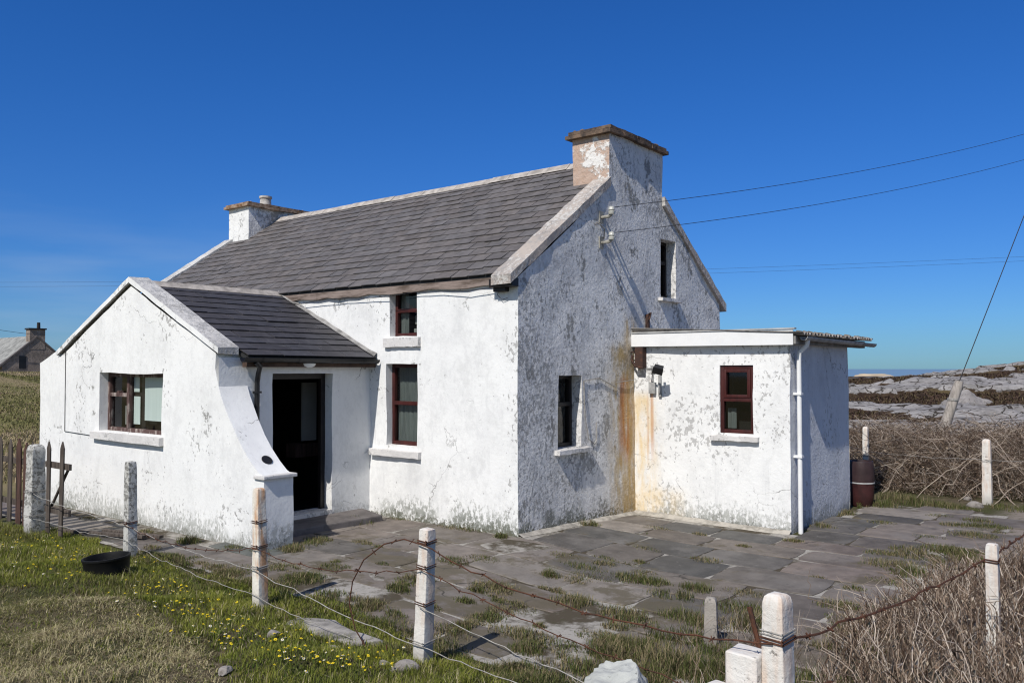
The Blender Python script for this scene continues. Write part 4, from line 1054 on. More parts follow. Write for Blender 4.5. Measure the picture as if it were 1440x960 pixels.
# low white wall pieces by the corner post, the painted boulder
def block(name, pts, h, mat, label, cat, z0=0, bevel=.02, seed=0):
    cx = sum(p[0] for p in pts) / len(pts); cy = sum(p[1] for p in pts) / len(pts); zg = gzf(cx, cy)
    bm = bmesh.new(); vb = [bm.verts.new((p[0] - cx, p[1] - cy, z0 - .25)) for p in pts]; vt = [bm.verts.new((p[0] - cx, p[1] - cy, z0 + h + (p[2] if len(p) > 2 else 0))) for p in pts]
    n = len(pts); bm.faces.new(vb[::-1]); bm.faces.new(vt)
    for i in range(n): bm.faces.new((vb[i], vb[(i + 1) % n], vt[(i + 1) % n], vt[i]))
    bmesh.ops.recalc_face_normals(bm, faces=bm.faces)
    bmesh.ops.bevel(bm, geom=list(bm.edges), offset=bevel, segments=3, affect='EDGES', profile=.6)
    bmesh.ops.triangulate(bm, faces=bm.faces); bmesh.ops.subdivide_edges(bm, edges=[e for e in bm.edges if e.calc_length() > .06], cuts=2, use_grid_fill=True)
    for v in bm.verts: v.co += noise.noise_vector(v.co * 5 + Vector((seed, cx, cy))) * .014
    me = bpy.data.meshes.new(name); bm.to_mesh(me); bm.free()
    me.polygons.foreach_set('use_smooth', np.ones(len(me.polygons), bool)); me.set_sharp_from_angle(angle=R(40))
    o = link(name, me, mat); o.location = (cx, cy, zg); tag(o, label, cat); return o
block('low_wall', [(5.14, -4.62), (5.34, -4.64), (5.34, -4.44), (5.14, -4.42)], .74, M_stub, 'low white painted wall stub beside the thick corner post', 'wall', seed=3)
block('wall_step', [(5.06, -4.98), (5.40, -5.02), (5.42, -4.70), (5.10, -4.66)], .58, M_stub, 'lower white painted block at the foot of the wall stub', 'wall', seed=5)
M_paintrock = postmat('painted_boulder', (.46, .47, .44), 0, .70)
b_ = faceted('boulder', M_paintrock, (4.53, -4.74, .22), (.33, .25, .38), 5, n=12, sub=5, fine=.10, sharp=60); tag(b_, 'white painted boulder with flat broken faces', 'boulder')
block('concrete_slab', [(.75, -4.55), (1.2, -4.50), (1.66, -4.44), (1.80, -4.20), (1.45, -4.22), (1.05, -4.10), (.70, -4.26)], .028, simple('pale_concrete', (.36, .34, .31), .5, 6, .95, .1, bump=.5), 'pale broken concrete slab lying at the grass edge by the rust stained post', 'slab', bevel=.015, seed=8)
SG = 'small stones in the grass edge'
for i, (px, py, r_, lab) in enumerate([(384, 893, .085, 'small pale stone left of the broken concrete slab'), (540, 934, .06, 'round white stone before the tapered post'), (317, 944, .07, 'flat tan stone in the bare brown furrow'), (468, 912, .06, 'small stone against the front of the concrete slab'), (567, 942, .13, 'grey stone at the foot of the tapered post'), (1362, 703, .12, 'pale stone left of the tall white hedge post'), (1372, 712, .16, 'larger pale stone at the foot of the tall white hedge post')]):
    p = ground_at(px, py); s = faceted('stone', M_stone, (p.x, p.y, p.z + r_ * .12), (r_, r_ * .75, r_ * .5), i + 11, n=9, sub=3, rz=i, fine=.06); tag(s, lab, 'stone', SG)

# ---- picket gate and picket fence at the left
def picket(m, x, y, h, w_, th=.022, lean=0):
    m.prism([(-w_ / 2, 0), (w_ / 2, 0), (w_ / 2, h - w_ * .9), (0, h), (-w_ / 2, h - w_ * .9)], lambda a, b, d: (x + a + lean * b, y + d, b + .04), -th / 2, th / 2)
gt = empty('picket_gate', (-5.30, -4.02, gzf(-5.3, -4)), R(0)); tag(gt, 'short weathered picket gate beside the broad grey post', 'gate')
for (x, h, l) in ((.03, 1.28, .0), (.43, 1.30, .02)):
    m = MB(); picket(m, x, 0, h, .105, lean=l); m.build('picket', M_wood, gt, bevel=.004)
for z in (.95, .32):
    m = MB(); m.box(-.12, .62, .014, .055, z, z + .085); m.build('rail', M_wood, gt, bevel=.004)
m = MB(); m.tube([(.0, .06, .40), (.50, .06, .95)], .02, 6); m.build('brace', M_wood, gt)
fn_ = empty('picket_fence', (-7.6, -4.0, gzf(-7, -4))); tag(fn_, 'dark weathered picket fence panel left of the broad grey post', 'fence')
for i, (x, h, mt) in enumerate(((-.5, 1.22, M_wood), (-.15, 1.25, M_wood), (.22, 1.20, M_redwood), (.60, 1.26, M_wood), (.95, 1.24, M_wood), (1.28, 1.27, M_redwood), (1.52, 1.22, M_redwood), (1.75, 1.24, M_wood))):
    m = MB(); picket(m, x, 0, h, .13 if mt is M_wood else .16, lean=.01 * (-1) ** i); m.build('picket', mt, fn_, bevel=.004)
for z in (.92, .3):
    m = MB(); m.box(-.7, 1.85, .014, .055, z, z + .08); m.build('rail', M_wood, fn_, bevel=.004)
# dark strips laid on the path in place of the gate's cast shadow
for i, (x, y, l, rz) in enumerate(((-4.55, -3.62, 1.5, .35), (-4.2, -3.35, 1.1, .25))):
    m = MB(); m.box(-l / 2, l / 2, -.04, .04, 0, .04); o = m.build('plank', M_wood, None, bevel=.006, loc=(x, y, gzf(x, y) + .035)); o.rotation_euler = (0, 0, rz)
    tag(o, ['long grey plank lying on the path beside the gate', 'shorter plank lying on the path nearer the porch wall'][i], 'plank')

# ---- black tub in the grass
tb = empty('tub', (-2.20, -4.66, gzf(-2.20, -4.66) - .02)); tag(tb, 'round black rubber tub sitting in the flowery grass', 'tub'); tb.rotation_euler = (R(3), R(-3), 0); tb.scale = (.80, .80, .95)
m = MB(); m.lathe([(.001, .0), (.255, .0), (.285, .02), (.292, .10), (.305, .20), (.318, .215), (.318, .235), (.295, .238), (.280, .20), (.265, .03), (.001, .025)], (0, 0, 0), 40, .012); m.build('bowl', simple('black_rubber', (.006, .006, .006), .4, 9, .6, .25, bump=.2), tb, smooth=40)
m = MB(); m.lathe([(.001, .06), (.268, .06)], (0, 0, 0), 30); m.build('soil', simple('tub_soil', (.05, .05, .03), .5, 20), tb)
# ---- barrel behind the annex
br = empty('barrel', (2.74, 6.62, gzf(3, 6.6))); tag(br, 'dark maroon and grey plastic barrel standing behind the annex corner', 'barrel'); br.scale = (.72, .72, .93)
m = MB(); m.lathe([(.001, 0), (.235, 0), (.26, .03), (.285, .2), (.295, .35), (.30, .45)], (0, 0, 0), 32); m.build('lower_body', M_barrel, br, smooth=40)
m = MB(); m.lathe([(.302, .45), (.305, .5), (.303, .6), (.298, .72), (.285, .84), (.275, .87), (.255, .87), (.25, .84), (.001, .84)], (0, 0, 0), 32); m.build('upper_body', M_barreltop, br, smooth=40)
m = MB(); m.lathe([(.300, .44), (.312, .447), (.312, .463), (.300, .47)], (0, 0, 0), 32); m.build('hoop', M_gutgrey, br, smooth=40)

# ------------------------------------------------------------------ overhead lines, stay post
def cable(name, a, b, sag, r, label, group):
    a, b = Vector(a), Vector(b); n = 40; P = []
    for i in range(n + 1):
        t = i / n; q = a.lerp(b, t); q.z -= sag * 4 * t * (1 - t); P.append(q - a)
    o = MB().tube(P, r, 5).build(name, M_cable, None, loc=a); tag(o, label, 'cable', group); return o
LG = 'overhead cables'
e1, e2 = at(1640, 122, 24), at(1640, 158, 24)
cable('overhead_cable', (.20, 2.19, 4.93), e1, .42, .0052, 'upper dark cable from the gable insulators to the right', LG)
cable('overhead_cable', (.20, 2.19, 4.52), e2, .42, .0052, 'lower dark cable from the gable insulators to the right', LG)
cable('overhead_cable', at(-300, 396, 75), at(1900, 338, 60), 1.0, .0075, 'upper faint distant cable behind the cottage', LG)
cable('overhead_cable', at(-300, 402, 75), at(1900, 344, 60), 1.0, .0075, 'lower faint distant cable behind the cottage', LG)
cable('overhead_cable', at(-120, 440, 80), at(46, 470, 88), .2, .02, 'short cable running to the distant stone cottage', LG)
st_t, st_b = at(1349, 536, 19), at(1326, 592, 19); dd = (st_b - st_t).normalized()
foot = st_b + dd * .9; foot.z = min(foot.z, gzf(foot.x, foot.y))
sp_ = empty('stay_post', foot); tag(sp_, 'leaning grey timber stay post behind the bramble hedge', 'post')
m = MB(); t_ = st_t - foot; m.tube([(0, 0, -.2), t_ * .3, t_ * .6, t_ * .93, t_], [.13, .125, .115, .11, .09], 12); m.build('shaft', simple('pale_timber', (.40, .36, .32), .5, 5, .9, .1, bump=.6, st=(4, 4, .4)), sp_, smooth=40)
m = MB(); m.lathe([(.125, 0), (.125, .05), (.11, .06)], tuple(t_ * .80), 12); m.build('stay_band', M_wire, sp_)
cable('stay_cable', st_t + Vector((0, 0, .0)), at(1500, 150, 22), .0, .011, 'steep stay cable rising from the leaning post', LG)

# ------------------------------------------------------------------ far stone cottage on the left
fc = empty('stone_cottage', (-87.5, 29.0, 0)); 
zg = .65; fc.location.z = zg
tag(fc, 'distant grey stone cottage with pale roof and chimney on the grassy slope', 'house'); fc.rotation_euler = (0, 0, R(-2)); fc.scale = (1.12, 1.12, 1.1)
m = MB(); m.add([(0, -3, -2), (0, 3, -2), (0, 3, 2.0), (0, 0, 4.6), (0, -3, 2.0), (-11, -3, -2), (-11, 3, -2), (-11, 3, 2.0), (-11, 0, 4.6), (-11, -3, 2.0)],
                [(0, 1, 2, 3, 4), (9, 8, 7, 6, 5), (0, 4, 9, 5), (1, 6, 7, 2)]); m.build('wall', M_farwall, fc)
m = MB(); m.prism([(-3.3, 1.78), (0, 4.72), (3.3, 1.78), (3.3, 1.62), (0, 4.5), (-3.3, 1.62)], lambda a, b, d: (d, a, b), -11.2, -.25); m.build('roof', simple('pale_far_roof', (.33, .33, .31), .5, 1.5, .8, .2, bump=0), fc)
m = MB(); m.prism([(-3.35, 1.7), (0, 4.75), (3.35, 1.7), (3.35, 1.5), (0, 4.55), (-3.35, 1.5)], lambda a, b, d: (d, a, b), -.3, .08); m.build('verge', simple('dark_far_verge', (.16, .14, .13), .4, 2), fc)
m = MB(); m.box(-.9, .02, -.68, .68, 3.4, 5.3); ch = m.build('chimney', M_farwall, fc); m = MB(); m.box(-1.0, .12, -.78, .78, 5.3, 5.44); m.build('cap', M_door, ch)
m = MB(); m.lathe([(.16, 0), (.14, .6), (.001, .6)], (-.45, .25, 5.42), 10); m.build('chimney_pot', M_door, ch)
m = MB(); m.box(-.0, .03, -1.55, -.95, 1.55, 2.75); m.build('window', M_black, fc)
m = MB(); m.box(-3.2, -2.2, -3.04, -2.99, .2, 1.4); m.build('window', M_black, fc)

# ------------------------------------------------------------------ moor hillside: bare ice-scoured rock between heather
def rockmask(x, y):
    xr = x * .94 - y * .34; yr = x * .34 + y * .94
    m = fbm(xr * .50, yr * .85 + 2.2, .27, 51) * .72 + .28 * fbm(xr, yr, .8, 57)
    return ss(.556, .59, m + .05 * ss(50, 80, y))
mx, my = np.arange(-48, 22, .38), np.arange(19, 98, .5)
MX, MY = np.meshgrid(mx, my, indexing='ij'); mk = rockmask(MX, MY)
edge = np.minimum.reduce([ss(-48, -42, MX), ss(22, 16, MX), ss(19, 23, MY), ss(98, 90, MY)])
lump = (fbm(MX, MY, .45, 61) - .5) * .9 + (fbm(MX, MY, 1.3, 63) - .5) * .35
hum = (fbm(MX, MY, .7, 67) - .4) * .45
MZ = gz(MX, MY) + .03 - (1 - edge) * .5 + edge * (mk * (.35 + lump * .7) + (1 - mk) * hum * 1.3)
nmx, nmy = len(mx), len(my); im = np.arange(nmx * nmy).reshape(nmx, nmy)
FM = np.stack([im[:-1, :-1], im[1:, :-1], im[1:, 1:], im[:-1, 1:]], -1).reshape(-1, 4)
def moormat():
    m = Mat('moor_rock_and_heather', .95, .1)
    a = m.attr(); sp = m.t.nodes.new('ShaderNodeSeparateColor'); m.lk(a, sp.inputs[0]); k = sp.outputs[0]
    k = m.rmp(m.op('ADD', k, m.mul(m.op('SUBTRACT', m.noise(1.5, 6, .7), .5), 1.1)), .42, .54)
    rock = m.mix(m.rmp(m.noise(.8, 6, .7), .35, .65), (.38, .36, .345), (.23, .218, .208))
    rock = m.mix(m.mul(m.rmp(m.noise(4, 6, .75, (1, 1, 2.5)), .54, .64), .8), rock, (.10, .09, .08))
    rock = m.mix(m.mul(m.rmp(m.noise(3, 5, .7, off=(5, 5, 5)), .58, .68), .5), rock, (.50, .48, .43))
    vc = m.t.nodes.new('ShaderNodeTexVoronoi'); vc.feature = 'DISTANCE_TO_EDGE'; vc.inputs['Scale'].default_value = .8
    vm = m.t.nodes.new('ShaderNodeVectorMath'); vm.operation = 'MULTIPLY_ADD'; nv = m.t.nodes.new('ShaderNodeTexNoise'); m.lk(m.co, nv.inputs['Vector']); nv.inputs['Scale'].default_value = 1.2; nv.inputs['Detail'].default_value = 5
    m.lk(nv.outputs['Color'], vm.inputs[0]); vm.inputs[1].default_value = (1.2, 1.2, 1.2); m.lk(m.co, vm.inputs[2]); m.lk(vm.outputs[0], vc.inputs['Vector'])
    rock = m.mix(m.rmp(vc.outputs['Distance'], .05, .015), rock, (.05, .042, .035))
    hea = m.mix(m.rmp(m.noise(.6, 6, .7), .40, .60), (.040, .026, .019), (.075, .052, .032))
    hea = m.mix(m.mul(m.rmp(m.noise(.3, 4, .6, off=(3, 7, 0)), .52, .66), .8), hea, (.13, .10, .05))
    m.col(m.mix(k, hea, rock)); m.bump(m.noise(3.5, 7, .75), .9, .15)
    return m.m
mo = mesh_np('moor', np.stack([MX, MY, MZ], -1).reshape(-1, 3), [FM], moormat(), col=np.repeat(mk.reshape(-1, 1), 3, 1), smooth=True); tag(mo, kind='structure')
# ------------------------------------------------------------------ moor rocks
RG = 'grey rock outcrops on the moor'
for i, (px, py, dep, wpx, hpx, lab) in enumerate([
    (1243, 590, 31, 112, 20, 'long low flat grey rock slab directly behind the bramble hedge'),
    (1354, 556, 52, 88, 42, 'broad sloping grey slab left of the leaning post on the moor'),
    (1360, 531, 64, 104, 17, 'pale rock ridge on the moor skyline above the sloping slab')]):
    c = ground_at(px, py + hpx * .42, 120); dep = (c - CAM).dot(FW); c = at(px, py, dep)
    w_, h_ = wpx / F_PX * dep / 2, hpx / F_PX * dep / 2
    lo, hi = c.z - h_ * 3.2, c.z + h_ * .9
    o = faceted('rock', M_rock, (c.x, c.y, (hi + lo) / 2), (w_ * 1.3, w_ * .8, (hi - lo) / 2 * 1.1), i + 3, n=22, rz=YAW, sub=5, fine=.14, sharp=26, lo=.45, hi=.85)
    tag(o, lab, 'rock', RG)
d_ = at(1228, 530, 230); o = lumpy('sand_hill', simple('pale_sand', (.52, .42, .30), .25, .3, .95, .1), (d_.x, d_.y, d_.z - .6), (5.5, 4, 1.5), 4, sub=4, rough=.2); tag(o, kind='structure')

# ------------------------------------------------------------------ grasses, heather, brambles
def blades(name, P, h, w, colr, lean, mat, rz=None, curve=.5, smooth=False):
    """P (n,3) feet; h, w (n); colr (n,3); two-segment bent blades"""
    n = len(P); th = rng.uniform(0, 2 * np.pi, n) if rz is None else rz
    dx, dy = np.cos(th), np.sin(th); ln = lean * h
    s = np.stack([-dy, dx, np.zeros(n)], 1) * (w / 2)[:, None]; d = np.stack([dx, dy, np.zeros(n)], 1)
    up = np.array([0, 0, 1.])
    p1 = P + d * (ln * (1 - curve) * .6)[:, None] + up * (h * .58)[:, None]; p2 = P + d * ln[:, None] + up * (h * np.sqrt(np.clip(1 - (lean * .6) ** 2, .1, 1)))[:, None]
    V = np.stack([P - s, P + s, p1 - s * .75, p1 + s * .75, p2], 1).reshape(-1, 3)
    b = np.arange(n)[:, None] * 5
    Q = b + np.array([[0, 1, 3, 2]]); T = b + np.array([[2, 3, 4]])
    c = np.repeat(colr, 5, axis=0)
    return mesh_np(name, V, [Q, T], mat, col=c)
def leafmat(name, trans=.25):
    m = Mat(name, .75, .2); m.col(m.attr())
    t = m.t; tl = t.nodes.new('ShaderNodeBsdfTranslucent'); t.links.new(m.attr(), tl.inputs[0]); mx = t.nodes.new('ShaderNodeMixShader'); mx.inputs[0].default_value = trans
    out = t.nodes['Material Output']; t.links.new(m.b.outputs[0], mx.inputs[1]); t.links.new(tl.outputs[0], mx.inputs[2]); t.links.new(mx.outputs[0], out.inputs[0])
    return m.m
M_grass = leafmat('grass_blades', .3); M_twig = leafmat('dead_stems', .0)
def mixc(a, b, t): return np.array(a)[None] * (1 - t[:, None]) + np.array(b)[None] * t[:, None]
# front bank
N = 330000
x = rng.uniform(-9.5, 5.0, N); y = rng.uniform(-7.4, -3.5, N)
edge = -3.86 + (fbm(x, y, 1.1, 3) - .5) * .7 - .18 * ss(1, 3, x)
dry = ss(-.14, .16, np.interp(x, [-5, -2.4, -1.7, -.1, 1.6, 3], [-6.6, -5.6, -5.25, -5.1, -5.6, -6.0]) - y + (fbm(x, y, 1.4, 8) - .5) * .9)
fur = np.exp(-((dry - .42) / .22) ** 2)
keep = (y < edge) & (rng.uniform(0, 1, N) < (1 - .86 * fur) * (.35 + .9 * fbm(x, y, 3.1, 5)))
# leave the concrete slab, boulder and tub free
keep &= ~((x > .85 + .2 * (y + 4.4)) & (x < 1.68) & (y > -4.44 + .1 * np.sin(x * 9)) & (y < -4.2)) & (np.hypot(x + 2.20, y + 4.66) > .24)
keep &= ~((x > 4.0) & (y < -3.2) & (rng.uniform(0, 1, N) < .5))
x, y, dry, fur = x[keep], y[keep], dry[keep], fur[keep]
n = len(x); f1 = fbm(x, y, 1.8, 1); f2 = fbm(x, y, 7, 2)
green = mixc((.095, .130, .018), (.26, .27, .048), np.clip(f2 * 1.5 - .2 + rng.normal(0, .15, n), 0, 1))
straw = mixc((.38, .33, .17), (.58, .51, .31), rng.uniform(0, 1, n)); brown = mixc((.12, .09, .05), (.30, .24, .14), rng.uniform(0, 1, n))
tdry = np.clip(dry * (.80 + .5 * (fbm(x, y, .8, 41) - .5)) + .30 * (f1 - .45) + .09, 0, 1)
pick = rng.uniform(0, 1, n); cc = np.where((pick < tdry)[:, None], np.where((rng.uniform(0, 1, n) < .28 + .3 * (1 - f1))[:, None], brown, straw), green)
patch = fbm(x, y, .9, 14) > .56; cc = np.where((patch & (rng.uniform(0, 1, n) < .55))[:, None], mixc((.11, .12, .035), (.20, .18, .07), rng.uniform(0, 1, n)), cc)
h = (.030 + .055 * rng.beta(2, 3, n)) * (1 - .25 * dry) * (.75 + .9 * np.clip(f2 - .3, 0, 1)) + .05 * (f1 > .60) * rng.uniform(0, 1, n)
dk = (rng.uniform(0, 1, n) < fur * .85); cc[dk] *= np.array([.36, .30, .26])
P = np.stack([x, y, gz(x, y) - .006], 1)
wd = rng.uniform(.0035, .0075, n); bl = (rng.uniform(0, 1, n) < .12) & (pick >= tdry) & (fbm(x, y, 2.6, 71) > .48)
wd[bl] = rng.uniform(.012, .022, bl.sum()); h[bl] = rng.uniform(.018, .035, bl.sum()); cc[bl] = mixc((.05, .085, .015), (.12, .17, .03), rng.uniform(0, 1, bl.sum()))
cl = fbm(x, y, 3.3, 73) > .70; h[cl] *= 1.7
o = blades('grass', P, h, wd, cc, rng.uniform(.2, 1.1, n) + .5 * dry, M_grass); tag(o, 'short flowery turf on the bank in front of the fence', 'grass', kind='stuff')
# tufts in the paving joints and by the walls
T = [(500, 735, .30, .16, 0), (430, 815, .35, .09, 0), (470, 800, .25, .08, 0), (400, 800, .3, .08, 1), (265, 762, .22, .16, 0), (410, 770, .3, .10, 1), (450, 760, .25, .10, 1), (560, 830, .16, .13, 0), (520, 850, .25, .10, 1),
     (380, 830, .3, .1, 0), (560, 865, .18, .09, 0), (705, 756, .14, .12, 0), (825, 737, .22, .15, 1), (775, 812, .16, .15, 0), (820, 800, .3, .09, 0), (850, 795, .22, .10, 1), (890, 815, .28, .13, 0), (920, 822, .22, .13, 0), (880, 865, .3, .14, 1), (810, 848, .28, .15, 1), (950, 840, .3, .14, 0),
     (980, 830, .22, .14, 0), (900, 790, .1, .08, 1), (655, 848, .12, .10, 0), (655, 885, .12, .13, 1), (740, 915, .22, .12, 0), (790, 930, .3, .10, 1), (690, 870, .2, .08, 0), (820, 890, .12, .09, 0), (860, 905, .22, .12, 0),
     (900, 915, .35, .17, 1), (950, 900, .4, .2, 0), (1000, 880, .3, .2, 1), (940, 940, .4, .22, 1), (1010, 930, .35, .2, 0), (1040, 860, .3, .16, 0), (1060, 880, .3, .2, 1), (960, 870, .25, .15, 0), (1000, 950, .4, .2, 0), (880, 950, .3, .2, 1),
     (1250, 795, .35, .12, 1), (1290, 785, .4, .13, 1), (1330, 775, .4, .12, 0), (1370, 755, .35, .12, 1), (1390, 740, .3, .10, 0), (1280, 805, .4, .12, 0), (1240, 780, .3, .08, 1), (1320, 795, .4, .14, 1), (1360, 790, .4, .14, 1),
     (1180, 722, .35, .14, 1), (1200, 712, .3, .16, 0), (1150, 740, .25, .12, 1), (1115, 762, .18, .09, 1), (1045, 768, .12, .07, 1), (905, 750, .08, .06, 0), (1260, 702, .5, .22, 1), (1290, 708, .5, .2, 0), (1320, 712, .4, .16, 1), (1240, 712, .4, .18, 0), (1345, 715, .4, .1, 0), (1430, 715, .6, .12, 0),
     (440, 690 + 75, .2, .1, 0), (365, 775, .15, .07, 0), (410, 775, .2, .12, 1), (700, 845, .1, .06, 0), (760, 880, .1, .07, 1), (620, 915, .3, .12, 0), (560, 915, .3, .12, 1), (520, 880, .35, .1, 0), (600, 850, .12, .1, 0), (470, 840, .3, .08, 0), (330, 770, .2, .07, 0)]
PX_, PYs, hs_, cs, ls = [], [], [], [], []
for (px, py, r_, hh, dr) in T:
    c = ground_at(px, py); k = int(1500 * r_ + 140)
    ang = rng.uniform(0, 2 * np.pi, k); rad = r_ * np.sqrt(rng.uniform(0, 1, k)) * rng.uniform(.6, 1.1, k)
    xx = c.x + rad * np.cos(ang) * rng.choice([1.2, .9]); yy = c.y + rad * np.sin(ang) * .75
    nn = fbm(xx, yy, 5, 9); kk = nn > .36; xx, yy, rad, nn = xx[kk], yy[kk], rad[kk], nn[kk]; k = len(xx)
    PX_.append(xx); PYs.append(yy); hs_.append(hh * rng.uniform(.35, 1.0, k) * (1.1 - .55 * rad / r_)); ls.append(rng.uniform(.15, .9, k))
    gcol = mixc((.060, .085, .022), (.13, .145, .04), rng.uniform(0, 1, k)); dcol = mixc((.20, .165, .085), (.33, .27, .16), rng.uniform(0, 1, k)); bcol = mixc((.08, .06, .035), (.13, .10, .05), rng.uniform(0, 1, k))
    u_ = rng.uniform(0, 1, k); lim = .50 if dr else .22
    cs.append(np.where((u_ < lim)[:, None], dcol, np.where((u_ < lim + .12)[:, None], bcol, gcol)))
def weed(cx, cy, r_, hh, dr):
    k = int(1500 * r_ + 60); ang = rng.uniform(0, 2 * np.pi, k); rad = r_ * np.sqrt(rng.uniform(0, 1, k))
    a, b = cx + rad * np.cos(ang) * 1.3, cy + rad * np.sin(ang) * .8
    PX_.append(a); PYs.append(b); hs_.append(hh * rng.uniform(.3, 1.0, k) * (1.1 - .55 * rad / r_)); ls.append(rng.uniform(.15, 1.0, k))
    u_ = rng.uniform(0, 1, k); lim = .5 if dr else .22
    cs.append(np.where((u_ < lim)[:, None], mixc((.20, .165, .085), (.36, .29, .17), rng.uniform(0, 1, k)), np.where((u_ < lim + .16)[:, None], mixc((.08, .06, .035), (.13, .10, .05), rng.uniform(0, 1, k)), mixc((.060, .085, .022), (.13, .145, .04), rng.uniform(0, 1, k)))))
for (sx, sy, dx, dy) in slabs:
    for (a, b, vert) in ((sx, sy, 0), (sx, sy, 1)):
        for q in range(7):
            t = pr.random(); cx, cy = (a + dx * t, b) if not vert else (a, b + dy * t)
            if not in_pave(cx, cy): continue
            wr_ = ss(1.2, -2.4, cy) * ss(-3.5, 1.5, cx) + .5 * ss(-2.6, -3.8, cy)
            clump = fbm(np.array([cx]), np.array([cy]), 1.1, 31)[0]
            if pr.random() < (.02 + .58 * float(wr_)) * (0.15 + 2.2 * max(0, clump - .42)): weed(cx, cy, pr.uniform(.06, .25), pr.uniform(.03, .085) * (1 + .5 * float(wr_)), pr.random() < .5)
for i in range(60):                                      # rank growth by the low wall
    cx, cy = pr.uniform(3.2, 5.3), pr.uniform(-4.2, -2.4)
    if fbm(np.array([cx]), np.array([cy]), 1.4, 8)[0] > .42: weed(cx, cy, pr.uniform(.10, .22), pr.uniform(.08, .22), pr.random() < .55)
for i in range(40):
    cx, cy = pr.uniform(2.0, 4.6), pr.uniform(-4.2, -3.7); weed(cx, cy, pr.uniform(.08, .2), pr.uniform(.06, .16), pr.random() < .4)
for i in range(26):
    cx, cy = pr.uniform(4.3, 5.2), pr.uniform(-1.5, 6.5); weed(cx, cy, pr.uniform(.10, .25), pr.uniform(.05, .14), pr.random() < .5)
for i in range(36):
    cx, cy = pr.uniform(-3.0, .9), pr.uniform(-4.1, -3.6); weed(cx, cy, pr.uniform(.08, .2), pr.uniform(.04, .10), pr.random() < .4)
xx, yy = np.concatenate(PX_), np.concatenate(PYs); n = len(xx)
bad = ((xx < .03) & (yy > -.03)) | ((xx < 2.72) & (yy > 3.2)) | ((xx < -3.0) & (yy > -2.8)) | ((xx < -1.97) & (yy > -2.8) & (yy < -2.27))
P = np.stack([xx, yy, gz(xx, yy) - .004], 1)[~bad]
o = blades('grass_tufts', P, np.concatenate(hs_)[~bad], rng.uniform(.004, .008, len(P)), np.concatenate(cs)[~bad], np.concatenate(ls)[~bad], M_grass); tag(o, 'tufts of grass sprouting between the flagstones', 'grass', kind='stuff')

# flowers: yellow and white, one of each built then copied
def flower_mesh(name, petal, r_, col):
    m = MB(); m.cc = (.06, .10, .02); m.tube([(0, 0, 0), (.004, 0, .04), (0, 0, .075)], .0016, 4)
    m.cc = col
    k = petal; vs = [(0, 0, .078)]
    for i in range(2 * k):
        t = math.pi * i / k; q = r_ if i % 2 == 0 else r_ * .72; vs.append((q * math.cos(t), q * math.sin(t), .080 + .003 * (i % 2)))
    m.add(vs, [(0, i + 1, (i + 1) % (2 * k) + 1) for i in range(2 * k)])
    m.cc = (.70, .50, .03); m.lathe([(r_ * .38, .081), (r_ * .28, .088), (.0005, .090)], (0, 0, 0), 8)
    return m
fy = flower_mesh('dandelion', 8, .015, (.75, .62, .03)).build('dandelion', attrmat('yellow_petals', .7, .2, .05, 30, 0))
fwh = flower_mesh('daisy', 8, .014, (.80, .80, .76)).build('daisy', attrmat('white_petals', .7, .2, .05, 30, 0))
clusters = [(60, 775, 60, 14), (110, 790, 45, 10), (170, 800, 60, 10), (215, 835, 45, 14), (260, 860, 45, 16), (310, 880, 40, 14), (330, 905, 40, 14), (400, 900, 40, 12), (420, 930, 45, 16), (470, 935, 40, 12), (520, 940, 40, 10), (25, 770, 25, 8), (80, 800, 50, 12), (240, 835, 35, 10)]
fr = random.Random(77); ny_f = nw_f = 0
for (cx, cy, sp, k) in clusters:
    for i in range(int(k * 1.9)):
        px, py = fr.gauss(cx, sp * .8), fr.gauss(cy, sp * .22)
        if not 752 < py < 958 or px < 2: continue
        p = ground_at(px, py)
        if p.y > -3.95 or math.hypot(p.x + 2.20, p.y + 4.66) < .33 or (.5 < p.x < 1.95 and -4.62 < p.y < -4.05): continue
        yel = fr.random() < .62
        src = fy if yel else fwh
        if (yel and ny_f == 0) or (not yel and nw_f == 0): o = src
        else: o = src.copy(); C.objects.link(o)
        if yel: ny_f += 1
        else: nw_f += 1
        o.location = (p.x, p.y, p.z - .02 + fr.uniform(0, .02)); o.rotation_euler = (fr.uniform(-.5, .1) + .5, fr.uniform(-.3, .3), fr.uniform(0, 6)); s = fr.uniform(.6, 1.15); o.scale = (s, s, 1)
        tag(o, 'tiny yellow dandelion flower open in the turf before the fence' if yel else 'tiny white daisy flower open in the turf before the fence', 'flower', 'dandelions in the front turf' if yel else 'daisies in the front turf')

# left slope rough grass
N = 60000
dl = rng.uniform(14, 100, N) ** 1.0; an = YAW + np.radians(rng.uniform(24.5, 33.5, N))
x = CAM.x - np.sin(an) * dl; y = CAM.y + np.cos(an) * dl
f = fbm(x, y, .18, 4); k_ = rng.uniform(0, 1, N) < .25 + f; x, y, f, dl = x[k_], y[k_], f[k_], dl[k_]
hidden = (x > -11.5) & (y > -3.6); x, y, f, dl = x[~hidden], y[~hidden], f[~hidden], dl[~hidden]; hidden = (x > -9) ; x, y, f, dl = x[~hidden], y[~hidden], f[~hidden], dl[~hidden]
n = len(x); u_ = rng.uniform(0, 1, n)
cc = np.where((u_ < .22 + 3.2 * (fbm(x, y, .09, 24) - .5))[:, None], mixc((.15, .15, .055), (.24, .22, .09), rng.uniform(0, 1, n)), np.where((u_ < .93)[:, None], mixc((.30, .235, .14), (.46, .37, .24), rng.uniform(0, 1, n)), mixc((.10, .065, .04), (.19, .13, .085), rng.uniform(0, 1, n))))
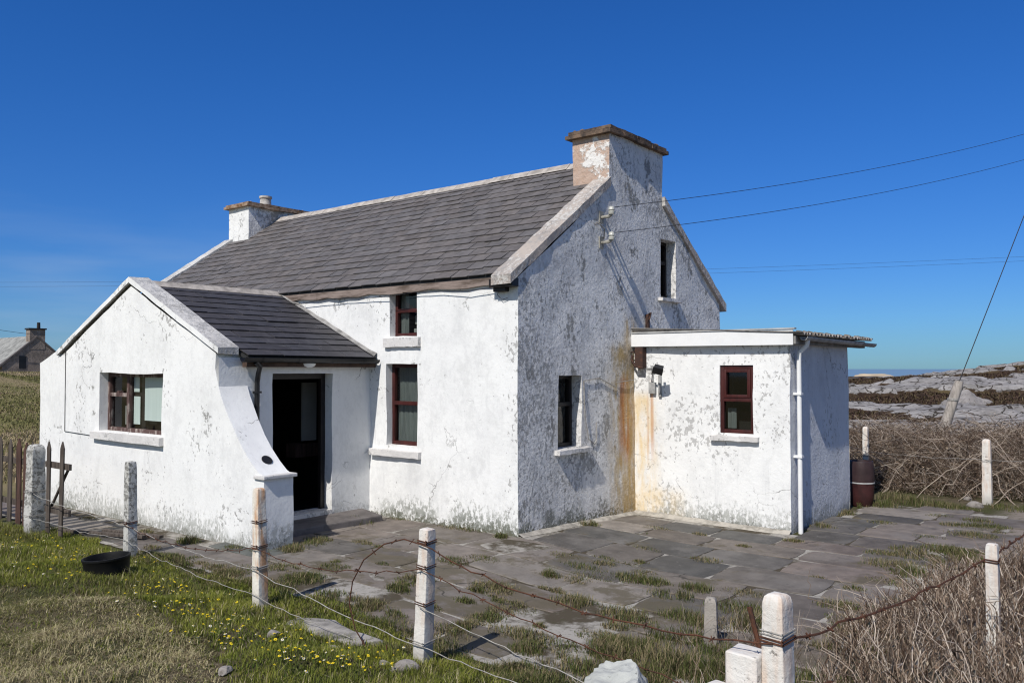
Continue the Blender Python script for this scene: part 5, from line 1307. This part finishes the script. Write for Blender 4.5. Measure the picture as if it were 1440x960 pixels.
o = blades('rough_grass', np.stack([x, y, gz(x, y) - .02], 1), rng.uniform(.06, .17, n), .012 + .0008 * dl, cc, rng.uniform(.2, 1.0, n), M_grass); tag(o, 'rough tawny grass on the slope below the distant cottage', 'grass', kind='stuff')
# heather on the moor
N = 150000
dl = rng.uniform(20, 95, N); an = YAW - np.radians(rng.uniform(20, 33.5, N))
x = CAM.x - np.sin(an) * dl; y = CAM.y + np.cos(an) * dl
f = 1 - rockmask(x, y); k_ = f > .55; x, y, f, dl = x[k_], y[k_], f[k_], dl[k_]; n = len(x)
cc = np.where((rng.uniform(0, 1, n) < .75)[:, None], mixc((.030, .019, .015), (.085, .050, .034), rng.uniform(0, 1, n)), mixc((.09, .07, .03), (.15, .115, .06), rng.uniform(0, 1, n)))
o = blades('heather', np.stack([x, y, gz(x, y) - .02 + np.maximum((fbm(x, y, .7, 67) - .4) * .45, 0)], 1), rng.uniform(.06, .22, n), .016 + .0009 * dl, cc, rng.uniform(.3, 1.2, n), M_twig); tag(o, 'dark brown heather between the rocks of the moor', 'heather', kind='stuff')

# bramble canes as thin three sided tubes
def canes(P, h, az, reach, r, colr, seg=5, droop=.8):
    n = len(P); t = np.linspace(0, 1, seg + 1)
    d = np.stack([np.cos(az), np.sin(az), np.zeros(n)], 1); s = np.stack([-np.sin(az), np.cos(az), np.zeros(n)], 1)
    wig = rng.normal(0, .06, (n, seg + 1)); wig[:, 0] = 0
    pts = P[:, None, :] + d[:, None, :] * (reach[:, None] * t[None] ** 1.1)[..., None] + s[:, None, :] * (wig * h[:, None])[..., None]
    zz = h[:, None] * (t[None] * (1 + droop) - droop * t[None] ** 2 * 1.0) + rng.normal(0, .03, (n, seg + 1)) * h[:, None] * (t[None] > 0)
    pts[..., 2] += zz
    rad = r[:, None] * (1 - .6 * t[None])
    up = np.array([0, 0, 1.])
    offs = [s[:, None, :] * 1., s[:, None, :] * -.5 + (up + d[:, None, :] * -.3) * .8, s[:, None, :] * -.5 - (up + d[:, None, :] * -.3) * .8]
    V = np.stack([pts + o_ * rad[..., None] for o_ in offs], 2).reshape(-1, 3)       # n, seg+1, 3 -> rows
    base = (np.arange(n)[:, None, None] * (seg + 1) * 3 + np.arange(seg)[None, :, None] * 3 + np.arange(3)[None, None, :])
    nxt = (np.arange(n)[:, None, None] * (seg + 1) * 3 + np.arange(seg)[None, :, None] * 3 + ((np.arange(3) + 1) % 3)[None, None, :])
    Q = np.stack([base, nxt, nxt + 3, base + 3], -1).reshape(-1, 4)
    return V, Q, np.repeat(colr, (seg + 1) * 3, axis=0)
def merge(parts):
    Vs, Qs, Cs = [], [], []; o = 0
    for V, Q, c in parts: Vs.append(V); Qs.append(Q + o); Cs.append(c); o += len(V)
    return np.concatenate(Vs), np.concatenate(Qs), np.concatenate(Cs)
def stemcol(n, dark=.3):
    u_ = rng.uniform(0, 1, n)[:, None]; a = mixc((.30, .245, .195), (.54, .46, .38), rng.uniform(0, 1, n)); b = mixc((.055, .036, .026), (.12, .080, .055), rng.uniform(0, 1, n)); c = mixc((.17, .125, .09), (.30, .225, .165), rng.uniform(0, 1, n))
    return np.where(u_ < dark, b, np.where(u_ < dark + .35, c, a))
# near scrub, right foreground
def scrub_pts(N):
    x = rng.uniform(4.7, 10.5, N); y = rng.uniform(-7.5, 4.5, N)
    lim = np.interp(y, [-7.5, -4.9, -4.2, -3.2, -1.2, 1.0, 2.6, 4.5], [5.75, 5.50, 5.52, 5.25, 4.85, 5.15, 5.65, 6.1]) + (fbm(x, y, 1.5, 2) - .5) * .5
    k = x > lim; return x[k], y[k], (x - lim)[k]
x, y, e = scrub_pts(30000); n = len(x); rise = ss(0, .9, e); hb = (.18 + .42 * rise + .20 * ss(.7, 1.8, e)) * (.65 + .7 * fbm(x, y, 1.2, 7))
parts = []
zoff = rng.uniform(0, 1, n) * hb * .75
parts.append(canes(np.stack([x, y, gz(x, y) + zoff], 1), rng.uniform(.10, .30, n), rng.uniform(0, 2 * np.pi, n), rng.uniform(.0, .18, n), rng.uniform(.003, .0078, n), stemcol(n, .44) * 1.15, 4, .2))
x, y, e = scrub_pts(2600); n = len(x); rise = ss(0, .9, e)
parts.append(canes(np.stack([x, y, gz(x, y)], 1), rng.uniform(.35, .80, n) * (.35 + .65 * rise), rng.uniform(0, 2 * np.pi, n), rng.uniform(.1, .7, n), rng.uniform(.004, .009, n), stemcol(n, .25) * 1.1, 6, .7))
# a few long pale canes leaning out over the flags
LC = [((5.35, -2.6), .75, 2.4, .9), ((5.2, -1.8), .60, 1.9, .6), ((5.15, -1.2), .5, 2.9, .5), ((5.6, -3.9), .8, 2.2, .5), ((5.9, -2.2), .8, .9, 1.2), ((6.3, -3.2), .75, .6, 1.4), ((6.6, -3.6), .7, 1.1, 1.5), ((5.4, -.9), .45, 2.2, .6)]
P = np.array([(a[0], a[1], gzf(*a)) for a, *_ in LC]); parts.append(canes(P, np.array([q[1] for q in LC]), np.array([q[2] for q in LC]), np.array([q[3] for q in LC]), np.full(len(LC), .0065), stemcol(len(LC), 0) * .75, 10, .5))
def leaves(x, y, z, size):
    n = len(x); a = rng.normal(0, 1, (n, 3)); a /= np.linalg.norm(a, axis=1)[:, None]; b = np.cross(a, rng.normal(0, 1, (n, 3))); b /= np.linalg.norm(b, axis=1)[:, None]
    P = np.stack([x, y, z], 1); sz = size * rng.uniform(.5, 1.3, n)[:, None]
    V = np.stack([P - a * sz, P - b * sz * .45, P + a * sz, P + b * sz * .45], 1).reshape(-1, 3)
    col = np.where((rng.uniform(0, 1, n) < .6)[:, None], mixc((.06, .038, .026), (.14, .09, .06), rng.uniform(0, 1, n)), mixc((.30, .24, .17), (.50, .42, .32), rng.uniform(0, 1, n)))
    return V, np.arange(n * 4).reshape(-1, 4), np.repeat(col, 4, axis=0)
x, y, e = scrub_pts(16000); parts.append(leaves(x, y, gz(x, y) + rng.uniform(.05, 1, len(x)) * (.18 + .42 * ss(0, .9, e) + .18 * ss(.7, 1.8, e)), .016))
V, Q, c = merge(parts)
o = mesh_np('bramble_scrub', V, [Q], M_twig, col=c); tag(o, 'dense dead brown scrub filling the right foreground outside the fence', 'scrub')
# hedge behind the yard
def hedge_pts(N):
    x = rng.uniform(1.2, 13, N); y = rng.uniform(8.3, 12.5, N); lim = 8.75 + (fbm(x, y, .8, 3) - .5) * .9
    k = y > lim; return x[k], y[k], (y - lim)[k]
hgt = lambda x: 1.20 + .045 * (x - 1.5) 
x, y, e = hedge_pts(26000); n = len(x); parts = []
top = (hgt(x) * ss(-.15, .7, e)) * (.80 + .35 * fbm(x, y, .9, 11))
parts.append(canes(np.stack([x, y, gz(x, y) + rng.uniform(0, .92, n) ** .8 * top], 1), rng.uniform(-.12, .30, n), rng.uniform(0, 2 * np.pi, n), rng.uniform(.1, .5, n), rng.uniform(.004, .008, n), stemcol(n, .42), 4, .4))
x, y, e = hedge_pts(3200); n = len(x)
parts.append(canes(np.stack([x, y, gz(x, y)], 1), hgt(x) * rng.uniform(.5, 1.15, n) * (.6 + .4 * ss(0, .8, e)), rng.uniform(0, 2 * np.pi, n), rng.uniform(.3, 1.6, n), rng.uniform(.005, .010, n), stemcol(n, .25), 7, .9))
P = []; A = []
for (x_, y_, h_, az_, re_) in [(3.3, 8.2, 1.0, .35, 1.3), (4.0, 8.3, .85, .2, 1.2), (5.0, 8.1, 1.1, 2.6, 1.5), (5.6, 8.0, 1.2, 2.9, 1.3), (6.3, 8.0, 1.0, 2.4, 1.2), (4.6, 8.0, .9, .4, 1.3), (6.0, 8.2, 1.3, .3, 1.2), (2.6, 8.5, 1.1, .5, 1.0), (3.6, 8.6, 1.35, .1, 1.4), (5.4, 8.5, 1.5, 3.0, 1.3)]:
    P.append((x_, y_, gzf(x_, y_))); A.append((h_, az_, re_))
A = np.array(A); parts.append(canes(np.array(P), A[:, 0], A[:, 1], A[:, 2], np.full(len(P), .012), stemcol(len(P), 0) * 1.1, 9, .3))
x, y, e = hedge_pts(14000); parts.append(leaves(x, y, gz(x, y) + rng.uniform(.05, 1, len(x)) * hgt(x) * ss(-.15, .7, e) * .95, .026))
V, Q, c = merge(parts)
o = mesh_np('bramble_hedge', V, [Q], M_twig, col=c); tag(o, 'tangled dead bramble hedge along the back of the yard', 'hedge')
# dry stalks beside the low wall
x = rng.uniform(3.7, 5.6, 500); y = rng.uniform(-4.2, -1.6, 500); k_ = fbm(x, y, 1.6, 5) > .48; x, y = x[k_], y[k_]; n = len(x)
V, Q, c = canes(np.stack([x, y, gz(x, y)], 1), rng.uniform(.08, .42, n), rng.uniform(0, 6.3, n), rng.uniform(0, .25, n), rng.uniform(.002, .0038, n), stemcol(n, .3), 4, .3)
o = mesh_np('dry_stalks', V, [Q], M_twig, col=c); tag(o, 'dry weed stalks among the grass near the low white wall', 'weeds', kind='stuff')
# rusty iron stake behind the corner post
m = MB(); m.tube([(0, 0, -.1), (-.16, .05, .42)], .016, 6); o = m.build('iron_stake', M_rust, None, loc=(5.30, -4.30, .46)); tag(o, 'short rusty iron stake jutting from behind the thick corner post', 'stake')
bpy.context.view_layer.update()
